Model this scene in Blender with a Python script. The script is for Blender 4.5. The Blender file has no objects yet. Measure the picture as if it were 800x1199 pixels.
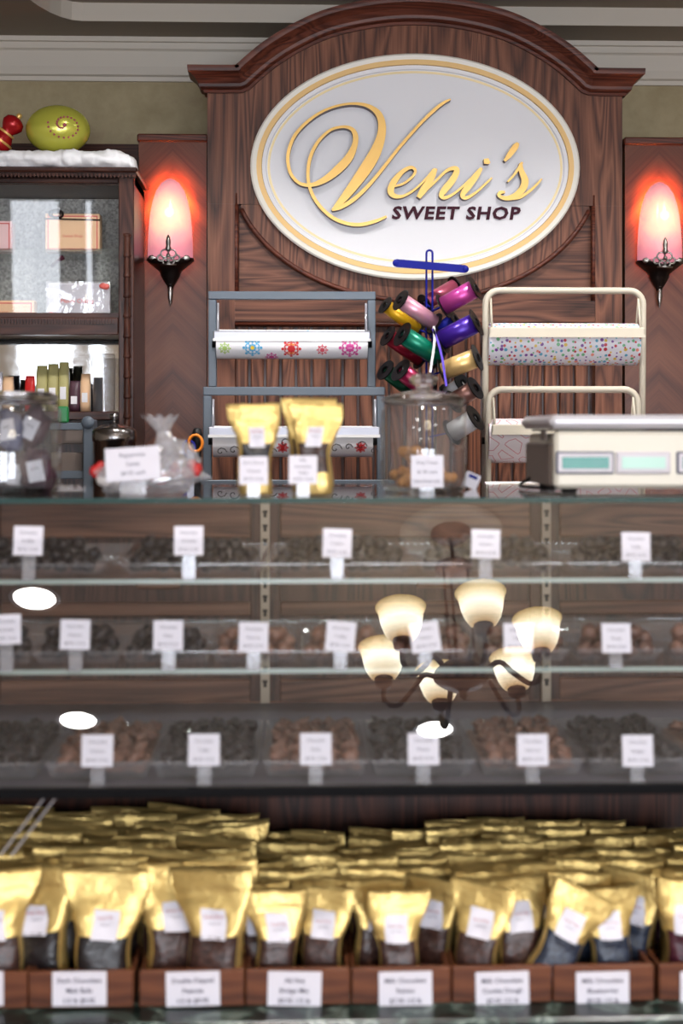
import bpy, math, random
from mathutils import Vector, Matrix, noise
random.seed(7)
PI = math.pi
sc = bpy.context.scene
COL = sc.collection
F = 1667.0; PSI = math.radians(1.8); ZC = 1.40

# ------------------------------------------------------------------ measuring: a sight line and a distance give a place
def P(x, y, Y):
    u = (x-400)/F; v = -(y-505)/F
    dx = u*math.cos(PSI)+math.sin(PSI); dy = -u*math.sin(PSI)+math.cos(PSI)
    t = Y/dy
    return Vector((dx*t, Y, ZC+v*t))

# ------------------------------------------------------------------ materials
def srgb(r, g, b):
    f = lambda c: (c/255/12.92) if c/255 <= .04045 else ((c/255+.055)/1.055)**2.4
    return (f(r), f(g), f(b), 1)
class N:
    def __init__(s, name):
        s.m = bpy.data.materials.new(name); s.m.use_nodes = True
        s.t = s.m.node_tree; s.t.nodes.clear()
        s.out = s.t.nodes.new('ShaderNodeOutputMaterial')
    def n(s, typ, ins=None, **kw):
        nd = s.t.nodes.new(typ)
        for k, v in kw.items(): setattr(nd, k, v)
        for k, v in (ins or {}).items():
            if isinstance(v, bpy.types.NodeSocket): s.t.links.new(v, nd.inputs[k])
            else: nd.inputs[k].default_value = v
        return nd
    def math(s, op, a, b=None, c=None):
        nd = s.n('ShaderNodeMath', operation=op)
        for i, v in enumerate((a, b, c)):
            if v is None: continue
            if isinstance(v, bpy.types.NodeSocket): s.t.links.new(v, nd.inputs[i])
            else: nd.inputs[i].default_value = v
        return nd.outputs[0]
    def ramp(s, fac, stops, interp='LINEAR'):
        r = s.n('ShaderNodeValToRGB', {'Fac': fac}); cr = r.color_ramp; cr.interpolation = interp
        while len(cr.elements) < len(stops): cr.elements.new(.5)
        for e, (p, c) in zip(cr.elements, stops): e.position = p; e.color = c
        return r.outputs[0]
    def surf(s, sock): s.t.links.new(sock, s.out.inputs['Surface']); return s.m

def plain(name, col, rough=.5, metal=0., bump=0., bscale=60., coat=0., spec=.5, sheen=0.):
    k = N(name)
    ins = {'Base Color': col, 'Roughness': rough, 'Metallic': metal, 'Coat Weight': coat, 'Specular IOR Level': spec}
    b = k.n('ShaderNodeBsdfPrincipled', ins)
    tc = k.n('ShaderNodeTexCoord')
    nz = k.n('ShaderNodeTexNoise', {'Vector': tc.outputs['Object'], 'Scale': bscale, 'Detail': 4.})
    if bump:
        bp = k.n('ShaderNodeBump', {'Height': nz.outputs[0], 'Strength': bump, 'Distance': .002})
        k.t.links.new(bp.outputs[0], b.inputs['Normal'])
    rr = k.n('ShaderNodeMapRange', {'Value': nz.outputs[0], 'To Min': max(.02, rough-.05), 'To Max': min(1, rough+.05)})
    k.t.links.new(rr.outputs[0], b.inputs['Roughness'])
    return k.surf(b.outputs[0])

def wood(name, dark, mid, light, axis='Z', rough=.38, fig=1.0, scale=1.0, chevron=None):
    k = N(name)
    tc = k.n('ShaderNodeTexCoord'); v = tc.outputs['Object']
    if chevron is not None:
        sp = k.n('ShaderNodeSeparateXYZ', {0: v})
        ax = k.math('ABSOLUTE', k.math('SUBTRACT', sp.outputs[0], chevron))
        a = k.math('MULTIPLY_ADD', ax, .70, k.math('MULTIPLY', sp.outputs[2], .70))
        b_ = k.math('MULTIPLY_ADD', ax, -.70, k.math('MULTIPLY', sp.outputs[2], .70))
        v = k.n('ShaderNodeCombineXYZ', {0: a, 1: sp.outputs[1], 2: b_}).outputs[0]
    sc_ = {'Z': (16, 16, 1.3), 'X': (1.3, 16, 16)}[axis]
    mp = k.n('ShaderNodeMapping', {'Vector': v, 'Scale': tuple(q*scale for q in sc_)})
    low = k.n('ShaderNodeTexNoise', {'Vector': mp.outputs[0], 'Scale': .55, 'Detail': 2., 'Distortion': .6})
    rings = k.math('FRACT', k.math('MULTIPLY', low.outputs[0], 16*fig))
    tri = k.math('ABSOLUTE', k.math('SUBTRACT', rings, .5))
    fs = {'Z': (220, 220, 7), 'X': (7, 220, 220)}[axis]
    mp2 = k.n('ShaderNodeMapping', {'Vector': v, 'Scale': fs})
    pore = k.n('ShaderNodeTexNoise', {'Vector': mp2.outputs[0], 'Scale': 1., 'Detail': 3.})
    big = k.n('ShaderNodeTexNoise', {'Vector': v, 'Scale': 2.2, 'Detail': 2.})
    mix = k.math('ADD', k.math('MULTIPLY', tri, .95), k.math('MULTIPLY', pore.outputs[0], .55))
    mix = k.math('ADD', mix, k.math('MULTIPLY', big.outputs[0], .35))
    col = k.ramp(mix, [(.30, dark), (.62, mid), (1.0, light)])
    b = k.n('ShaderNodeBsdfPrincipled', {'Base Color': col, 'Roughness': rough, 'Specular IOR Level': .32})
    bp = k.n('ShaderNodeBump', {'Height': mix, 'Strength': .12, 'Distance': .001})
    k.t.links.new(bp.outputs[0], b.inputs['Normal'])
    return k.surf(b.outputs[0])

def thin_glass(name, tint=(1, 1, 1, 1), f0=.045, rough=0., haze=0., hcol=(.9, .9, .95, 1)):
    """a clear pane: what is not reflected (Schlick, the same from both sides) passes through"""
    k = N(name)
    g = k.n('ShaderNodeNewGeometry')
    d = k.n('ShaderNodeVectorMath', {0: g.outputs['Normal'], 1: g.outputs['Incoming']}, operation='DOT_PRODUCT')
    c = k.math('SUBTRACT', 1.0, k.math('ABSOLUTE', d.outputs['Value']))
    fr = k.math('MULTIPLY_ADD', k.math('POWER', c, 5.), 1-f0, f0)
    tr = k.n('ShaderNodeBsdfTransparent', {'Color': tint})
    gl = k.n('ShaderNodeBsdfGlossy', {'Color': (1, 1, 1, 1), 'Roughness': rough})
    base = tr.outputs[0]
    if haze:
        df = k.n('ShaderNodeBsdfDiffuse', {'Color': hcol})
        base = k.n('ShaderNodeMixShader', {0: haze, 1: tr.outputs[0], 2: df.outputs[0]}).outputs[0]
    mx = k.n('ShaderNodeMixShader', {0: fr, 1: base, 2: gl.outputs[0]})
    return k.surf(mx.outputs[0])

def emit(name, col, s):
    k = N(name); return k.surf(k.n('ShaderNodeEmission', {'Color': col, 'Strength': s}).outputs[0])

M = {}
M['oak'] = wood('oak_vertical', srgb(34, 16, 11), srgb(98, 58, 42), srgb(136, 88, 66), rough=.46)
M['oak_h'] = wood('oak_horizontal', srgb(34, 16, 11), srgb(96, 57, 41), srgb(132, 85, 64), axis='X', rough=.46)
M['oak_dark'] = wood('oak_moulding', srgb(44, 20, 15), srgb(84, 42, 31), srgb(112, 60, 44), axis='X', rough=.42)
M['veneer_l'] = wood('chevron_veneer', srgb(64, 34, 25), srgb(90, 52, 38), srgb(108, 66, 48), rough=.34, fig=.25, chevron=0.)
M['mahogany'] = wood('mahogany', srgb(30, 15, 12), srgb(58, 32, 26), srgb(80, 48, 38), rough=.28)
M['mahogany_h'] = wood('mahogany_rail', srgb(30, 15, 12), srgb(58, 32, 26), srgb(80, 48, 38), axis='X', rough=.28)
M['case_wood'] = wood('case_oak', srgb(60, 34, 25), srgb(116, 76, 58), srgb(140, 98, 76), axis='X', rough=.45)
M['case_wood_v'] = wood('case_oak_upright', srgb(36, 20, 16), srgb(74, 46, 37), srgb(98, 64, 52), rough=.45)
M['case_back'] = wood('case_back_oak', srgb(20, 8, 5), srgb(56, 27, 18), srgb(84, 45, 30), rough=.4, fig=.8)
M['tray_wood'] = wood('stained_pine', srgb(48, 24, 14), srgb(88, 48, 30), srgb(116, 68, 43), axis='X', rough=.45)
M['gold'] = None
def foil():
    k = N('gold_foil')
    tc = k.n('ShaderNodeTexCoord')
    nz = k.n('ShaderNodeTexNoise', {'Vector': tc.outputs['Object'], 'Scale': 34., 'Detail': 6., 'Distortion': 1.6})
    big = k.n('ShaderNodeTexNoise', {'Vector': tc.outputs['Object'], 'Scale': 9., 'Detail': 2.})
    bp = k.n('ShaderNodeBump', {'Height': nz.outputs[0], 'Strength': .45, 'Distance': .006})
    bp2 = k.n('ShaderNodeBump', {'Height': big.outputs[0], 'Strength': .5, 'Distance': .012, 'Normal': bp.outputs[0]})
    m = k.n('ShaderNodeBsdfPrincipled', {'Base Color': srgb(224, 194, 122), 'Metallic': .75, 'Roughness': .36, 'Normal': bp2.outputs[0]})
    return k.surf(m.outputs[0])
M['foil'] = foil()
M['sign_white'] = plain('sign_white', srgb(238, 238, 243), .45, bump=.02)
M['rim_white'] = plain('rim_ivory', srgb(240, 236, 226), .4)
M['gold_leaf'] = plain('gold_leaf', srgb(240, 194, 112), .34, metal=.45)
M['gold_band'] = plain('gold_band', srgb(238, 198, 132), .5, metal=.1)
M['gold_pale'] = plain('gold_pale', srgb(236, 216, 168), .4, metal=.2)
M['letter_side'] = plain('letter_side', srgb(64, 24, 26), .4)
M['letter_maroon'] = plain('letter_maroon', srgb(64, 16, 36), .6, spec=.2)
M['ceil'] = plain('ceiling_paint', srgb(150, 139, 125), .9, bump=.05, bscale=90)
M['mould'] = plain('moulding_cream', srgb(200, 192, 180), .6)
M['floor'] = wood('floor_boards', srgb(70, 48, 36), srgb(120, 90, 68), srgb(150, 118, 92), rough=.35)
M['room'] = plain('room_paint', srgb(206, 196, 178), .9)
def plaster():
    k = N('mottled_plaster'); tc = k.n('ShaderNodeTexCoord')
    nz = k.n('ShaderNodeTexNoise', {'Vector': tc.outputs['Object'], 'Scale': 5., 'Detail': 6., 'Roughness': .65})
    col = k.ramp(nz.outputs[0], [(.35, srgb(150, 136, 104)), (.55, srgb(170, 156, 124)), (.72, srgb(150, 130, 106))])
    b = k.n('ShaderNodeBsdfPrincipled', {'Base Color': col, 'Roughness': .85}); return k.surf(b.outputs[0])
M['plaster'] = plaster()
def cotton():
    k = N('cotton_snow'); tc = k.n('ShaderNodeTexCoord')
    nz = k.n('ShaderNodeTexNoise', {'Vector': tc.outputs['Object'], 'Scale': 70., 'Detail': 6.})
    bp = k.n('ShaderNodeBump', {'Height': nz.outputs[0], 'Strength': .4, 'Distance': .004})
    b = k.n('ShaderNodeBsdfPrincipled', {'Base Color': srgb(250, 250, 253), 'Roughness': .95, 'Subsurface Weight': .1, 'Subsurface Radius': (.02, .02, .02), 'Normal': bp.outputs[0]})
    return k.surf(b.outputs[0])
M['cotton'] = cotton()
M['glass'] = thin_glass('clear_pane', (.985, .99, .99, 1), .045)
M['case_glass'] = thin_glass('case_pane', (.98, .985, .99, 1), .06)
M['shelf_glass'] = thin_glass('shelf_pane', (.95, .98, .965, 1), .045)
M['acrylic'] = thin_glass('clear_acrylic', (.95, .95, .96, 1), .06, .05, .10)
M['acrylic_fog'] = thin_glass('card_stand_acrylic', (.9, .9, .92, 1), .06, .1, .2)
M['jar_glass'] = thin_glass('jar_glass', (.86, .88, .88, 1), .10, .03, .05)
M['film'] = thin_glass('cellophane', (.96, .96, .98, 1), .18, .10, .26)
def edge():
    k = N('glass_edge')
    b = k.n('ShaderNodeBsdfPrincipled', {'Base Color': srgb(196, 212, 204), 'Roughness': .2, 'Transmission Weight': .35, 'Alpha': .8}); return k.surf(b.outputs[0])
M['edge'] = edge()
M['edge_dark'] = plain('glass_edge_green', srgb(34, 70, 68), .5, spec=.2)
def solid_glass():
    k = N('cast_glass'); b = k.n('ShaderNodeBsdfPrincipled', {'Base Color': (.97, .97, .97, 1), 'Roughness': .03, 'Transmission Weight': 1., 'IOR': 1.45}); return k.surf(b.outputs[0])
M['cast'] = solid_glass()
M['brass'] = plain('aged_brass', srgb(188, 170, 148), .45, metal=.15)
M['slot'] = plain('slot_black', srgb(18, 16, 14), .8)
M['bead'] = plain('black_gasket', srgb(6, 6, 9), .6, spec=.1)
M['deck'] = plain('grey_laminate', srgb(74, 72, 84), .35)
def marble():
    k = N('green_marble'); tc = k.n('ShaderNodeTexCoord')
    nz = k.n('ShaderNodeTexNoise', {'Vector': tc.outputs['Object'], 'Scale': 6., 'Detail': 8., 'Distortion': 2.5})
    d = k.math('ABSOLUTE', k.math('SUBTRACT', nz.outputs[0], .5))
    col = k.ramp(d, [(0., srgb(120, 135, 128)), (.02, srgb(40, 62, 56)), (.09, srgb(14, 26, 24))])
    b = k.n('ShaderNodeBsdfPrincipled', {'Base Color': col, 'Roughness': .28}); return k.surf(b.outputs[0])
M['marble'] = marble()
M['card'] = plain('white_card', srgb(226, 223, 233), .55, spec=.3)
M['ink'] = plain('ink', srgb(52, 44, 78), .6)
M['ink_red'] = plain('ink_red', srgb(170, 40, 60), .6)
def choc(name, a, b_, rough=.5):
    k = N(name); tc = k.n('ShaderNodeTexCoord')
    nz = k.n('ShaderNodeTexNoise', {'Vector': tc.outputs['Object'], 'Scale': 140., 'Detail': 3.})
    col = k.ramp(nz.outputs[0], [(.3, a), (.7, b_)])
    bp = k.n('ShaderNodeBump', {'Height': nz.outputs[0], 'Strength': .5, 'Distance': .003})
    b = k.n('ShaderNodeBsdfPrincipled', {'Base Color': col, 'Roughness': rough, 'Normal': bp.outputs[0]}); return k.surf(b.outputs[0])
M['dark'] = choc('dark_chocolate', srgb(14, 9, 12), srgb(34, 24, 29))
M['milk'] = choc('milk_chocolate', srgb(92, 62, 50), srgb(132, 94, 78))
M['mid'] = choc('medium_chocolate', srgb(76, 50, 42), srgb(108, 74, 62))
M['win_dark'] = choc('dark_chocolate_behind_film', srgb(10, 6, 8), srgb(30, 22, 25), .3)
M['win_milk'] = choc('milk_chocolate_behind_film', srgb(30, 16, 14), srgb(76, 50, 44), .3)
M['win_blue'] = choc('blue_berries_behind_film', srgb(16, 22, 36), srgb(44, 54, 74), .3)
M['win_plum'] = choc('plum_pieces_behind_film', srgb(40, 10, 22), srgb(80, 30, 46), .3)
M['grey_metal'] = plain('grey_powder_coat', srgb(86, 96, 108), .42)
M['cream_metal'] = plain('cream_powder_coat', srgb(196, 187, 170), .42)
M['alu'] = plain('aluminium', srgb(178, 178, 188), .4, metal=.7)
M['white_plastic'] = plain('white_plastic', srgb(232, 230, 230), .4)
M['black'] = plain('black_plastic', srgb(10, 9, 11), .45, spec=.25)
M['blue'] = plain('blue_enamel', srgb(12, 20, 120), .5, spec=.15)
M['pewter'] = plain('pewter', srgb(150, 146, 142), .3, metal=1., bump=.5, bscale=120)
M['pewter_dark'] = plain('dark_pewter', srgb(48, 40, 38), .35, metal=.8)
M['steel'] = plain('brushed_steel', srgb(226, 224, 230), .4, metal=.3)
M['ivory'] = plain('ivory_plastic', srgb(226, 220, 206), .45)
M['taupe'] = plain('taupe_tray_and_shade', srgb(112, 98, 90), .5)  # dispenser tray colour, and the scale's shaded side put into colour
M['lcd_teal'] = plain('lcd_teal', srgb(24, 128, 116), .25)
M['lcd_pale'] = plain('lcd_pale', srgb(176, 214, 200), .3)
M['lcd_frame'] = plain('lcd_frame_grey', srgb(78, 80, 104), .35)
M['lcd_bezel'] = plain('lcd_bezel_pale', srgb(206, 200, 206), .4)
M['bronze'] = plain('oiled_bronze', srgb(84, 58, 44), .4, metal=.3)
M['mirror'] = plain('mirror', (.85, .86, .86, 1), .02, metal=1.)
M['speckle'] = choc('speckled_silver_paper', srgb(120, 120, 118), srgb(184, 184, 180), .6)
M['peach'] = plain('peach_box', srgb(232, 190, 150), .5)
M['pinkline'] = plain('coral_border', srgb(214, 92, 84), .5)
M['tag_pink'] = plain('pink_tag', srgb(240, 200, 200), .5)
M['red'] = plain('red_foil', srgb(176, 24, 30), .25, metal=.3)
M['candy_red'] = plain('red_candy', srgb(200, 40, 40), .25)
M['candy_white'] = plain('white_candy', srgb(232, 224, 220), .4)
M['treat'] = choc('dog_biscuit', srgb(176, 108, 44), srgb(214, 152, 84), .7)
M['shirt_blue'] = plain('blue_wrapper', srgb(92, 98, 134), .35)
M['plum_wrap'] = plain('plum_wrapper', srgb(74, 44, 58), .4)
M['grey_pouch'] = plain('grey_wrapper', srgb(120, 112, 128), .35)
M['green_glass'] = plain('green_tin', srgb(20, 120, 60), .3)
def satin(name, c, metal=.35, rough=.3):
    return plain(name, c, rough, metal=metal)
M['r_yellow'] = satin('ribbon_yellow', srgb(214, 164, 28)); M['r_pink'] = satin('ribbon_pink', srgb(224, 160, 182))
M['r_magenta'] = satin('ribbon_magenta', srgb(190, 70, 150)); M['r_rose'] = satin('ribbon_rose', srgb(170, 80, 104))
M['r_purple'] = satin('ribbon_purple', srgb(66, 34, 150)); M['r_peach'] = satin('ribbon_peach', srgb(238, 198, 132))
M['r_green'] = satin('ribbon_green', srgb(10, 122, 96)); M['r_red'] = satin('ribbon_red', srgb(150, 20, 46))
M['r_dkgreen'] = satin('ribbon_dark_green', srgb(10, 84, 56)); M['r_crimson'] = satin('ribbon_crimson', srgb(158, 26, 74))
M['r_white'] = satin('ribbon_white', srgb(228, 226, 230), 0); M['r_brown'] = satin('ribbon_brown', srgb(132, 92, 84))
def balloon():
    k = N('lime_ornament')
    b = k.n('ShaderNodeBsdfPrincipled', {'Base Color': srgb(208, 208, 84), 'Metallic': .35, 'Roughness': .22, 'Coat Weight': .5}); return k.surf(b.outputs[0])
M['lime'] = balloon()
def dots():
    """coloured confetti printed on wrapping paper; the pattern runs over the sheet's own UV (metres)"""
    k = N('confetti_paper'); tc = k.n('ShaderNodeTexCoord')
    vo = k.n('ShaderNodeTexVoronoi', {'Vector': tc.outputs['UV'], 'Scale': 78., 'Randomness': .8}, voronoi_dimensions='2D')
    sp = k.n('ShaderNodeSeparateColor', {0: vo.outputs['Color']})
    r = k.math('MULTIPLY_ADD', sp.outputs[1], .20, .17)
    inside = k.math('LESS_THAN', vo.outputs['Distance'], r)
    hue = k.ramp(sp.outputs[0], [(0., srgb(196, 40, 60)), (.17, srgb(226, 190, 60)), (.34, srgb(92, 170, 200)), (.5, srgb(120, 60, 150)), (.66, srgb(230, 140, 120)), (.82, srgb(110, 180, 130))], 'CONSTANT')
    mx = k.n('ShaderNodeMix', {0: inside, 6: srgb(236, 234, 242), 7: hue}, data_type='RGBA')
    b = k.n('ShaderNodeBsdfPrincipled', {'Base Color': mx.outputs[2], 'Roughness': .4}); return k.surf(b.outputs[0])
M['dots'] = dots()
M['r_rose_matte'] = plain('rose_glitter', srgb(176, 84, 100), .6)
def paper_pink():
    k = N('faint_pink_print'); tc = k.n('ShaderNodeTexCoord')
    vo = k.n('ShaderNodeTexVoronoi', {'Vector': tc.outputs['UV'], 'Scale': 26.}, voronoi_dimensions='2D', feature='DISTANCE_TO_EDGE')
    f = k.math('LESS_THAN', k.math('ABSOLUTE', k.math('SUBTRACT', vo.outputs[0], .2)), .025)
    mx = k.n('ShaderNodeMix', {0: f, 6: srgb(232, 222, 226), 7: srgb(206, 130, 140)}, data_type='RGBA')
    b = k.n('ShaderNodeBsdfPrincipled', {'Base Color': mx.outputs[2], 'Roughness': .5}); return k.surf(b.outputs[0])
M['pinkpaper'] = paper_pink()
M['paper'] = plain('white_paper', srgb(236, 234, 238), .45)
for nm, c in (('f_olive', (176, 168, 112)), ('f_blue', (88, 170, 214)), ('f_yel', (240, 200, 40)), ('f_red', (206, 40, 44)), ('f_mag', (206, 70, 150)), ('f_lime', (170, 200, 110)), ('f_pink', (214, 80, 96)), ('f_black', (36, 30, 34)), ('f_orange', (240, 140, 30)), ('f_green', (30, 140, 90))):
    M[nm] = plain('print_'+nm[2:], srgb(*c), .5)
def sconce_glass():
    """lit art-glass shade: hottest round the bulb, pink toward crown and foot"""
    k = N('sconce_glass'); tc = k.n('ShaderNodeTexCoord')
    sp = k.n('ShaderNodeSeparateXYZ', {0: tc.outputs['Object']})
    dz = k.math('SUBTRACT', sp.outputs[2], .118)
    d = k.math('SQRT', k.math('ADD', k.math('POWER', sp.outputs[0], 2.), k.math('MULTIPLY', k.math('POWER', dz, 2.), .75)))
    nz = k.n('ShaderNodeTexNoise', {'Vector': tc.outputs['Object'], 'Scale': 16., 'Detail': 3., 'Distortion': 1.0})
    d = k.math('ADD', d, k.math('MULTIPLY', k.math('SUBTRACT', nz.outputs[0], .5), .035))
    f = k.math('DIVIDE', d, .13)
    col = k.ramp(f, [(0., (2.6, 2.2, 1.3, 1)), (.12, (1.2, .92, .5, 1)), (.34, (.85, .58, .36, 1)), (.5, (.8, .34, .3, 1)), (.7, (.5, .17, .19, 1)), (1., (.3, .12, .17, 1))])
    e = k.n('ShaderNodeEmission', {'Color': col, 'Strength': 1.0})
    df = k.n('ShaderNodeBsdfPrincipled', {'Base Color': srgb(190, 116, 130), 'Roughness': .2})
    return k.surf(k.n('ShaderNodeAddShader', {0: e.outputs[0], 1: df.outputs[0]}).outputs[0])
M['sconce'] = sconce_glass()
def bell():
    k = N('lit_bell_glass'); tc = k.n('ShaderNodeTexCoord')
    sp = k.n('ShaderNodeSeparateXYZ', {0: tc.outputs['Object']})
    f = k.math('DIVIDE', sp.outputs[2], .115)
    col = k.ramp(f, [(0., (.45, .26, .10, 1)), (.22, (1., .86, .6, 1)), (.5, (1.5, 1.4, 1.15, 1)), (.78, (1.1, .88, .5, 1)), (1., (.36, .22, .07, 1))])
    e = k.n('ShaderNodeEmission', {'Color': col, 'Strength': 7.}); return k.surf(e.outputs[0])
M['bell'] = bell()
M['can'] = emit('downlight_lens', (1, .97, .93, 1), 32.)
M['tin'] = plain('tin', srgb(150, 146, 146), .22, metal=1.)

# ------------------------------------------------------------------ mesh builder
class MB:
    def __init__(s): s.v = []; s.f = []; s.mi = []; s.sm = []; s.uv = {}
    def face(s, idx, m=0, smooth=False): s.f.append(tuple(idx)); s.mi.append(m); s.sm.append(smooth)
    def add(s, vs): b = len(s.v); s.v.extend(Vector(q) for q in vs); return b
    def box(s, x0, x1, y0, y1, z0, z1, m=0, c=0.):
        if c <= 0:
            b = s.add([(x, y, z) for z in (z0, z1) for y in (y0, y1) for x in (x0, x1)])
            for q in ((0, 2, 3, 1), (4, 5, 7, 6), (0, 1, 5, 4), (2, 6, 7, 3), (0, 4, 6, 2), (1, 3, 7, 5)): s.face([b+i for i in q], m)
            return
        vs = []; I = {}
        for iz, z in enumerate((z0, z1)):
            for iy, y in enumerate((y0, y1)):
                for ix, x in enumerate((x0, x1)):
                    sx, sy, sz = (c if ix == 0 else -c), (c if iy == 0 else -c), (c if iz == 0 else -c)
                    for a, off in enumerate(((0, sy, sz), (sx, 0, sz), (sx, sy, 0))):
                        I[(ix, iy, iz, a)] = len(vs); vs.append((x+off[0], y+off[1], z+off[2]))
        b = s.add(vs); g = lambda *k: b+I[k]
        for e in (0, 1):
            q = [g(e, 0, 0, 0), g(e, 1, 0, 0), g(e, 1, 1, 0), g(e, 0, 1, 0)]; s.face(q if e else q[::-1], m)
            q = [g(0, e, 0, 1), g(1, e, 0, 1), g(1, e, 1, 1), g(0, e, 1, 1)]; s.face(q[::-1] if e else q, m)
            q = [g(0, 0, e, 2), g(1, 0, e, 2), g(1, 1, e, 2), g(0, 1, e, 2)]; s.face(q if e else q[::-1], m)
        for i in (0, 1):
            for j in (0, 1):
                q = [g(0, i, j, 1), g(1, i, j, 1), g(1, i, j, 2), g(0, i, j, 2)]; s.face(q, m)
                q = [g(i, 0, j, 0), g(i, 1, j, 0), g(i, 1, j, 2), g(i, 0, j, 2)]; s.face(q, m)
                q = [g(i, j, 0, 0), g(i, j, 1, 0), g(i, j, 1, 1), g(i, j, 0, 1)]; s.face(q, m)
        for k in I:
            if k[3] == 0: s.face([g(k[0], k[1], k[2], 0), g(k[0], k[1], k[2], 1), g(k[0], k[1], k[2], 2)], m)
    def prism(s, pts, y0, y1, m=0, mside=None):
        """outline in X-Z, front at y0 back at y1"""
        n = len(pts); a = s.add([(p[0], y0, p[1]) for p in pts]); b = s.add([(p[0], y1, p[1]) for p in pts])
        s.face(range(a, a+n), m); s.face(range(b+n-1, b-1, -1), m)
        ms = m if mside is None else mside
        for i in range(n): j = (i+1) % n; s.face((a+i, b+i, b+j, a+j), ms)
    def ring(s, rings, m=0, smooth=True, close=True, cap0=False, cap1=False):
        n = len(rings[0]); bs = [s.add(r) for r in rings]
        for k in range(len(rings)-1):
            for i in range(n if close else n-1):
                j = (i+1) % n; s.face((bs[k]+i, bs[k]+j, bs[k+1]+j, bs[k+1]+i), m, smooth)
        if cap0: s.face([bs[0]+i for i in range(n)][::-1], m)
        if cap1: s.face([bs[-1]+i for i in range(n)], m)
    def lathe(s, prof, c=(0, 0, 0), axis=(0, 0, 1), n=28, m=0, smooth=True, sx=1., sy=1., cap0=False, cap1=False, flute=0.):
        ax = Vector(axis).normalized(); q = ax.to_track_quat('Z', 'Y'); c = Vector(c); R = []
        for r, h in prof:
            ring = []
            for i in range(n):
                a = 2*PI*i/n; rr = r*(1+flute*(i % 2))
                ring.append(c+q @ Vector((rr*sx*math.cos(a), rr*sy*math.sin(a), h)))
            R.append(ring)
        s.ring(R, m, smooth, True, cap0, cap1)
    def cyl(s, p0, p1, r, n=16, m=0, r1=None, caps=True):
        p0 = Vector(p0); d = Vector(p1)-p0; L = d.length
        s.lathe([(r, 0), (r if r1 is None else r1, L)], p0, d, n, m, True, cap0=caps, cap1=caps)
    def tube(s, pts, r, n=8, m=0, closed=False, caps=True, sq=None):
        pts = [Vector(p) for p in pts]; R = []; N_ = len(pts); prev = None
        for i, p in enumerate(pts):
            a = pts[i-1] if (i > 0 or closed) else p; b = pts[(i+1) % N_] if (i < N_-1 or closed) else p
            t = (b-a).normalized()
            if prev is None:
                up = Vector((0, 0, 1)) if abs(t.z) < .9 else Vector((0, 1, 0)); x = t.cross(up).normalized()
            else: x = (prev-t*prev.dot(t)).normalized()
            prev = x; y = t.cross(x).normalized(); rr = r[i] if isinstance(r, (list, tuple)) else r
            if sq: R.append([p+x*sq[0]*sx+y*sq[1]*sy for sx, sy in ((1, 1), (-1, 1), (-1, -1), (1, -1))])
            else: R.append([p+(x*math.cos(2*PI*k/n)+y*math.sin(2*PI*k/n))*rr for k in range(n)])
        if closed: R.append(R[0])
        s.ring(R, m, not sq, True, caps and not closed, caps and not closed)
    def ball(s, c, r, m=0, n=16, k=10, sx=1., sy=1., sz=1., disp=0., seed=0.):
        R = []
        for i in range(k+1):
            th = PI*i/k; ring = []
            for j in range(n):
                a = 2*PI*j/n; d = Vector((math.sin(th)*math.cos(a), math.sin(th)*math.sin(a), math.cos(th)))
                q = 1+(disp*noise.noise(d*1.7+Vector((seed, seed*2, 0))) if disp else 0)
                ring.append(Vector(c)+Vector((d.x*sx, d.y*sy, d.z*sz))*r*q)
            R.append(ring[::-1])
        s.ring(R, m, True)
    def text(s, body, x, z, y, h, m=0, w=None, extrude=.0004, bold=0., align='CENTER', M3=None, shear=0., maxw=None, space=1.):
        """letters standing in X-Z, read from -Y; (x, z) is the baseline point; h the capital height"""
        cu = bpy.data.curves.new('t', 'FONT'); cu.body = body; cu.size = 1.; cu.resolution_u = 2; cu.extrude = 0; cu.offset = bold; cu.shear = shear; cu.space_character = space
        ob = bpy.data.objects.new('t', cu); me = bpy.data.meshes.new_from_object(ob)
        vs = [v.co.copy() for v in me.vertices]
        if not vs: return
        cap = .7; k = h/cap; x0 = min(v.x for v in vs); x1 = max(v.x for v in vs)
        kx = k if w is None else w/(x1-x0)
        if maxw and (x1-x0)*kx > maxw: kx = maxw/(x1-x0)
        ox = {'CENTER': (x0+x1)/2, 'LEFT': x0}[align]
        out = []
        for v in vs:
            q = Vector(((v.x-ox)*kx, 0, v.y*k)); q = Vector((x+q.x, y, z+q.z))
            out.append(M3 @ q if M3 else q)
        b = s.add(out)
        for p in me.polygons: s.face([b+i for i in p.vertices], m)
        if extrude > .001:
            nrm = (M3.to_3x3() if M3 else Matrix.Identity(3)) @ Vector((0, extrude, 0))
            b2 = s.add([q+nrm for q in out]); cnt = {}
            for p in me.polygons:
                vv = list(p.vertices)
                for i in range(len(vv)): cnt.setdefault(frozenset((vv[i], vv[(i+1) % len(vv)])), []).append((vv[i], vv[(i+1) % len(vv)]))
            for e, l in cnt.items():
                if len(l) == 1: a, c = l[0]; s.face((b+c, b+a, b2+a, b2+c), m)
        bpy.data.objects.remove(ob); bpy.data.curves.remove(cu); bpy.data.meshes.remove(me)
    def xf(s, Mx, start=0):
        for i in range(start, len(s.v)): s.v[i] = Mx @ s.v[i]
    def build(s, name, mats, parent=None, origin=None):
        if isinstance(mats, str): mats = [mats]
        o = Vector(origin) if origin is not None else (parent_world(parent) if parent else Vector((0, 0, 0)))
        me = bpy.data.meshes.new(name); me.from_pydata([v-o for v in s.v], [], s.f)
        for k in mats: me.materials.append(M[k])
        me.polygons.foreach_set('material_index', s.mi); me.polygons.foreach_set('use_smooth', s.sm)
        if s.uv:
            l = me.uv_layers.new(name='UVMap')
            for p in me.polygons:
                for li in p.loop_indices: l.data[li].uv = s.uv.get(me.loops[li].vertex_index, (0, 0))
        me.update()
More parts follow.
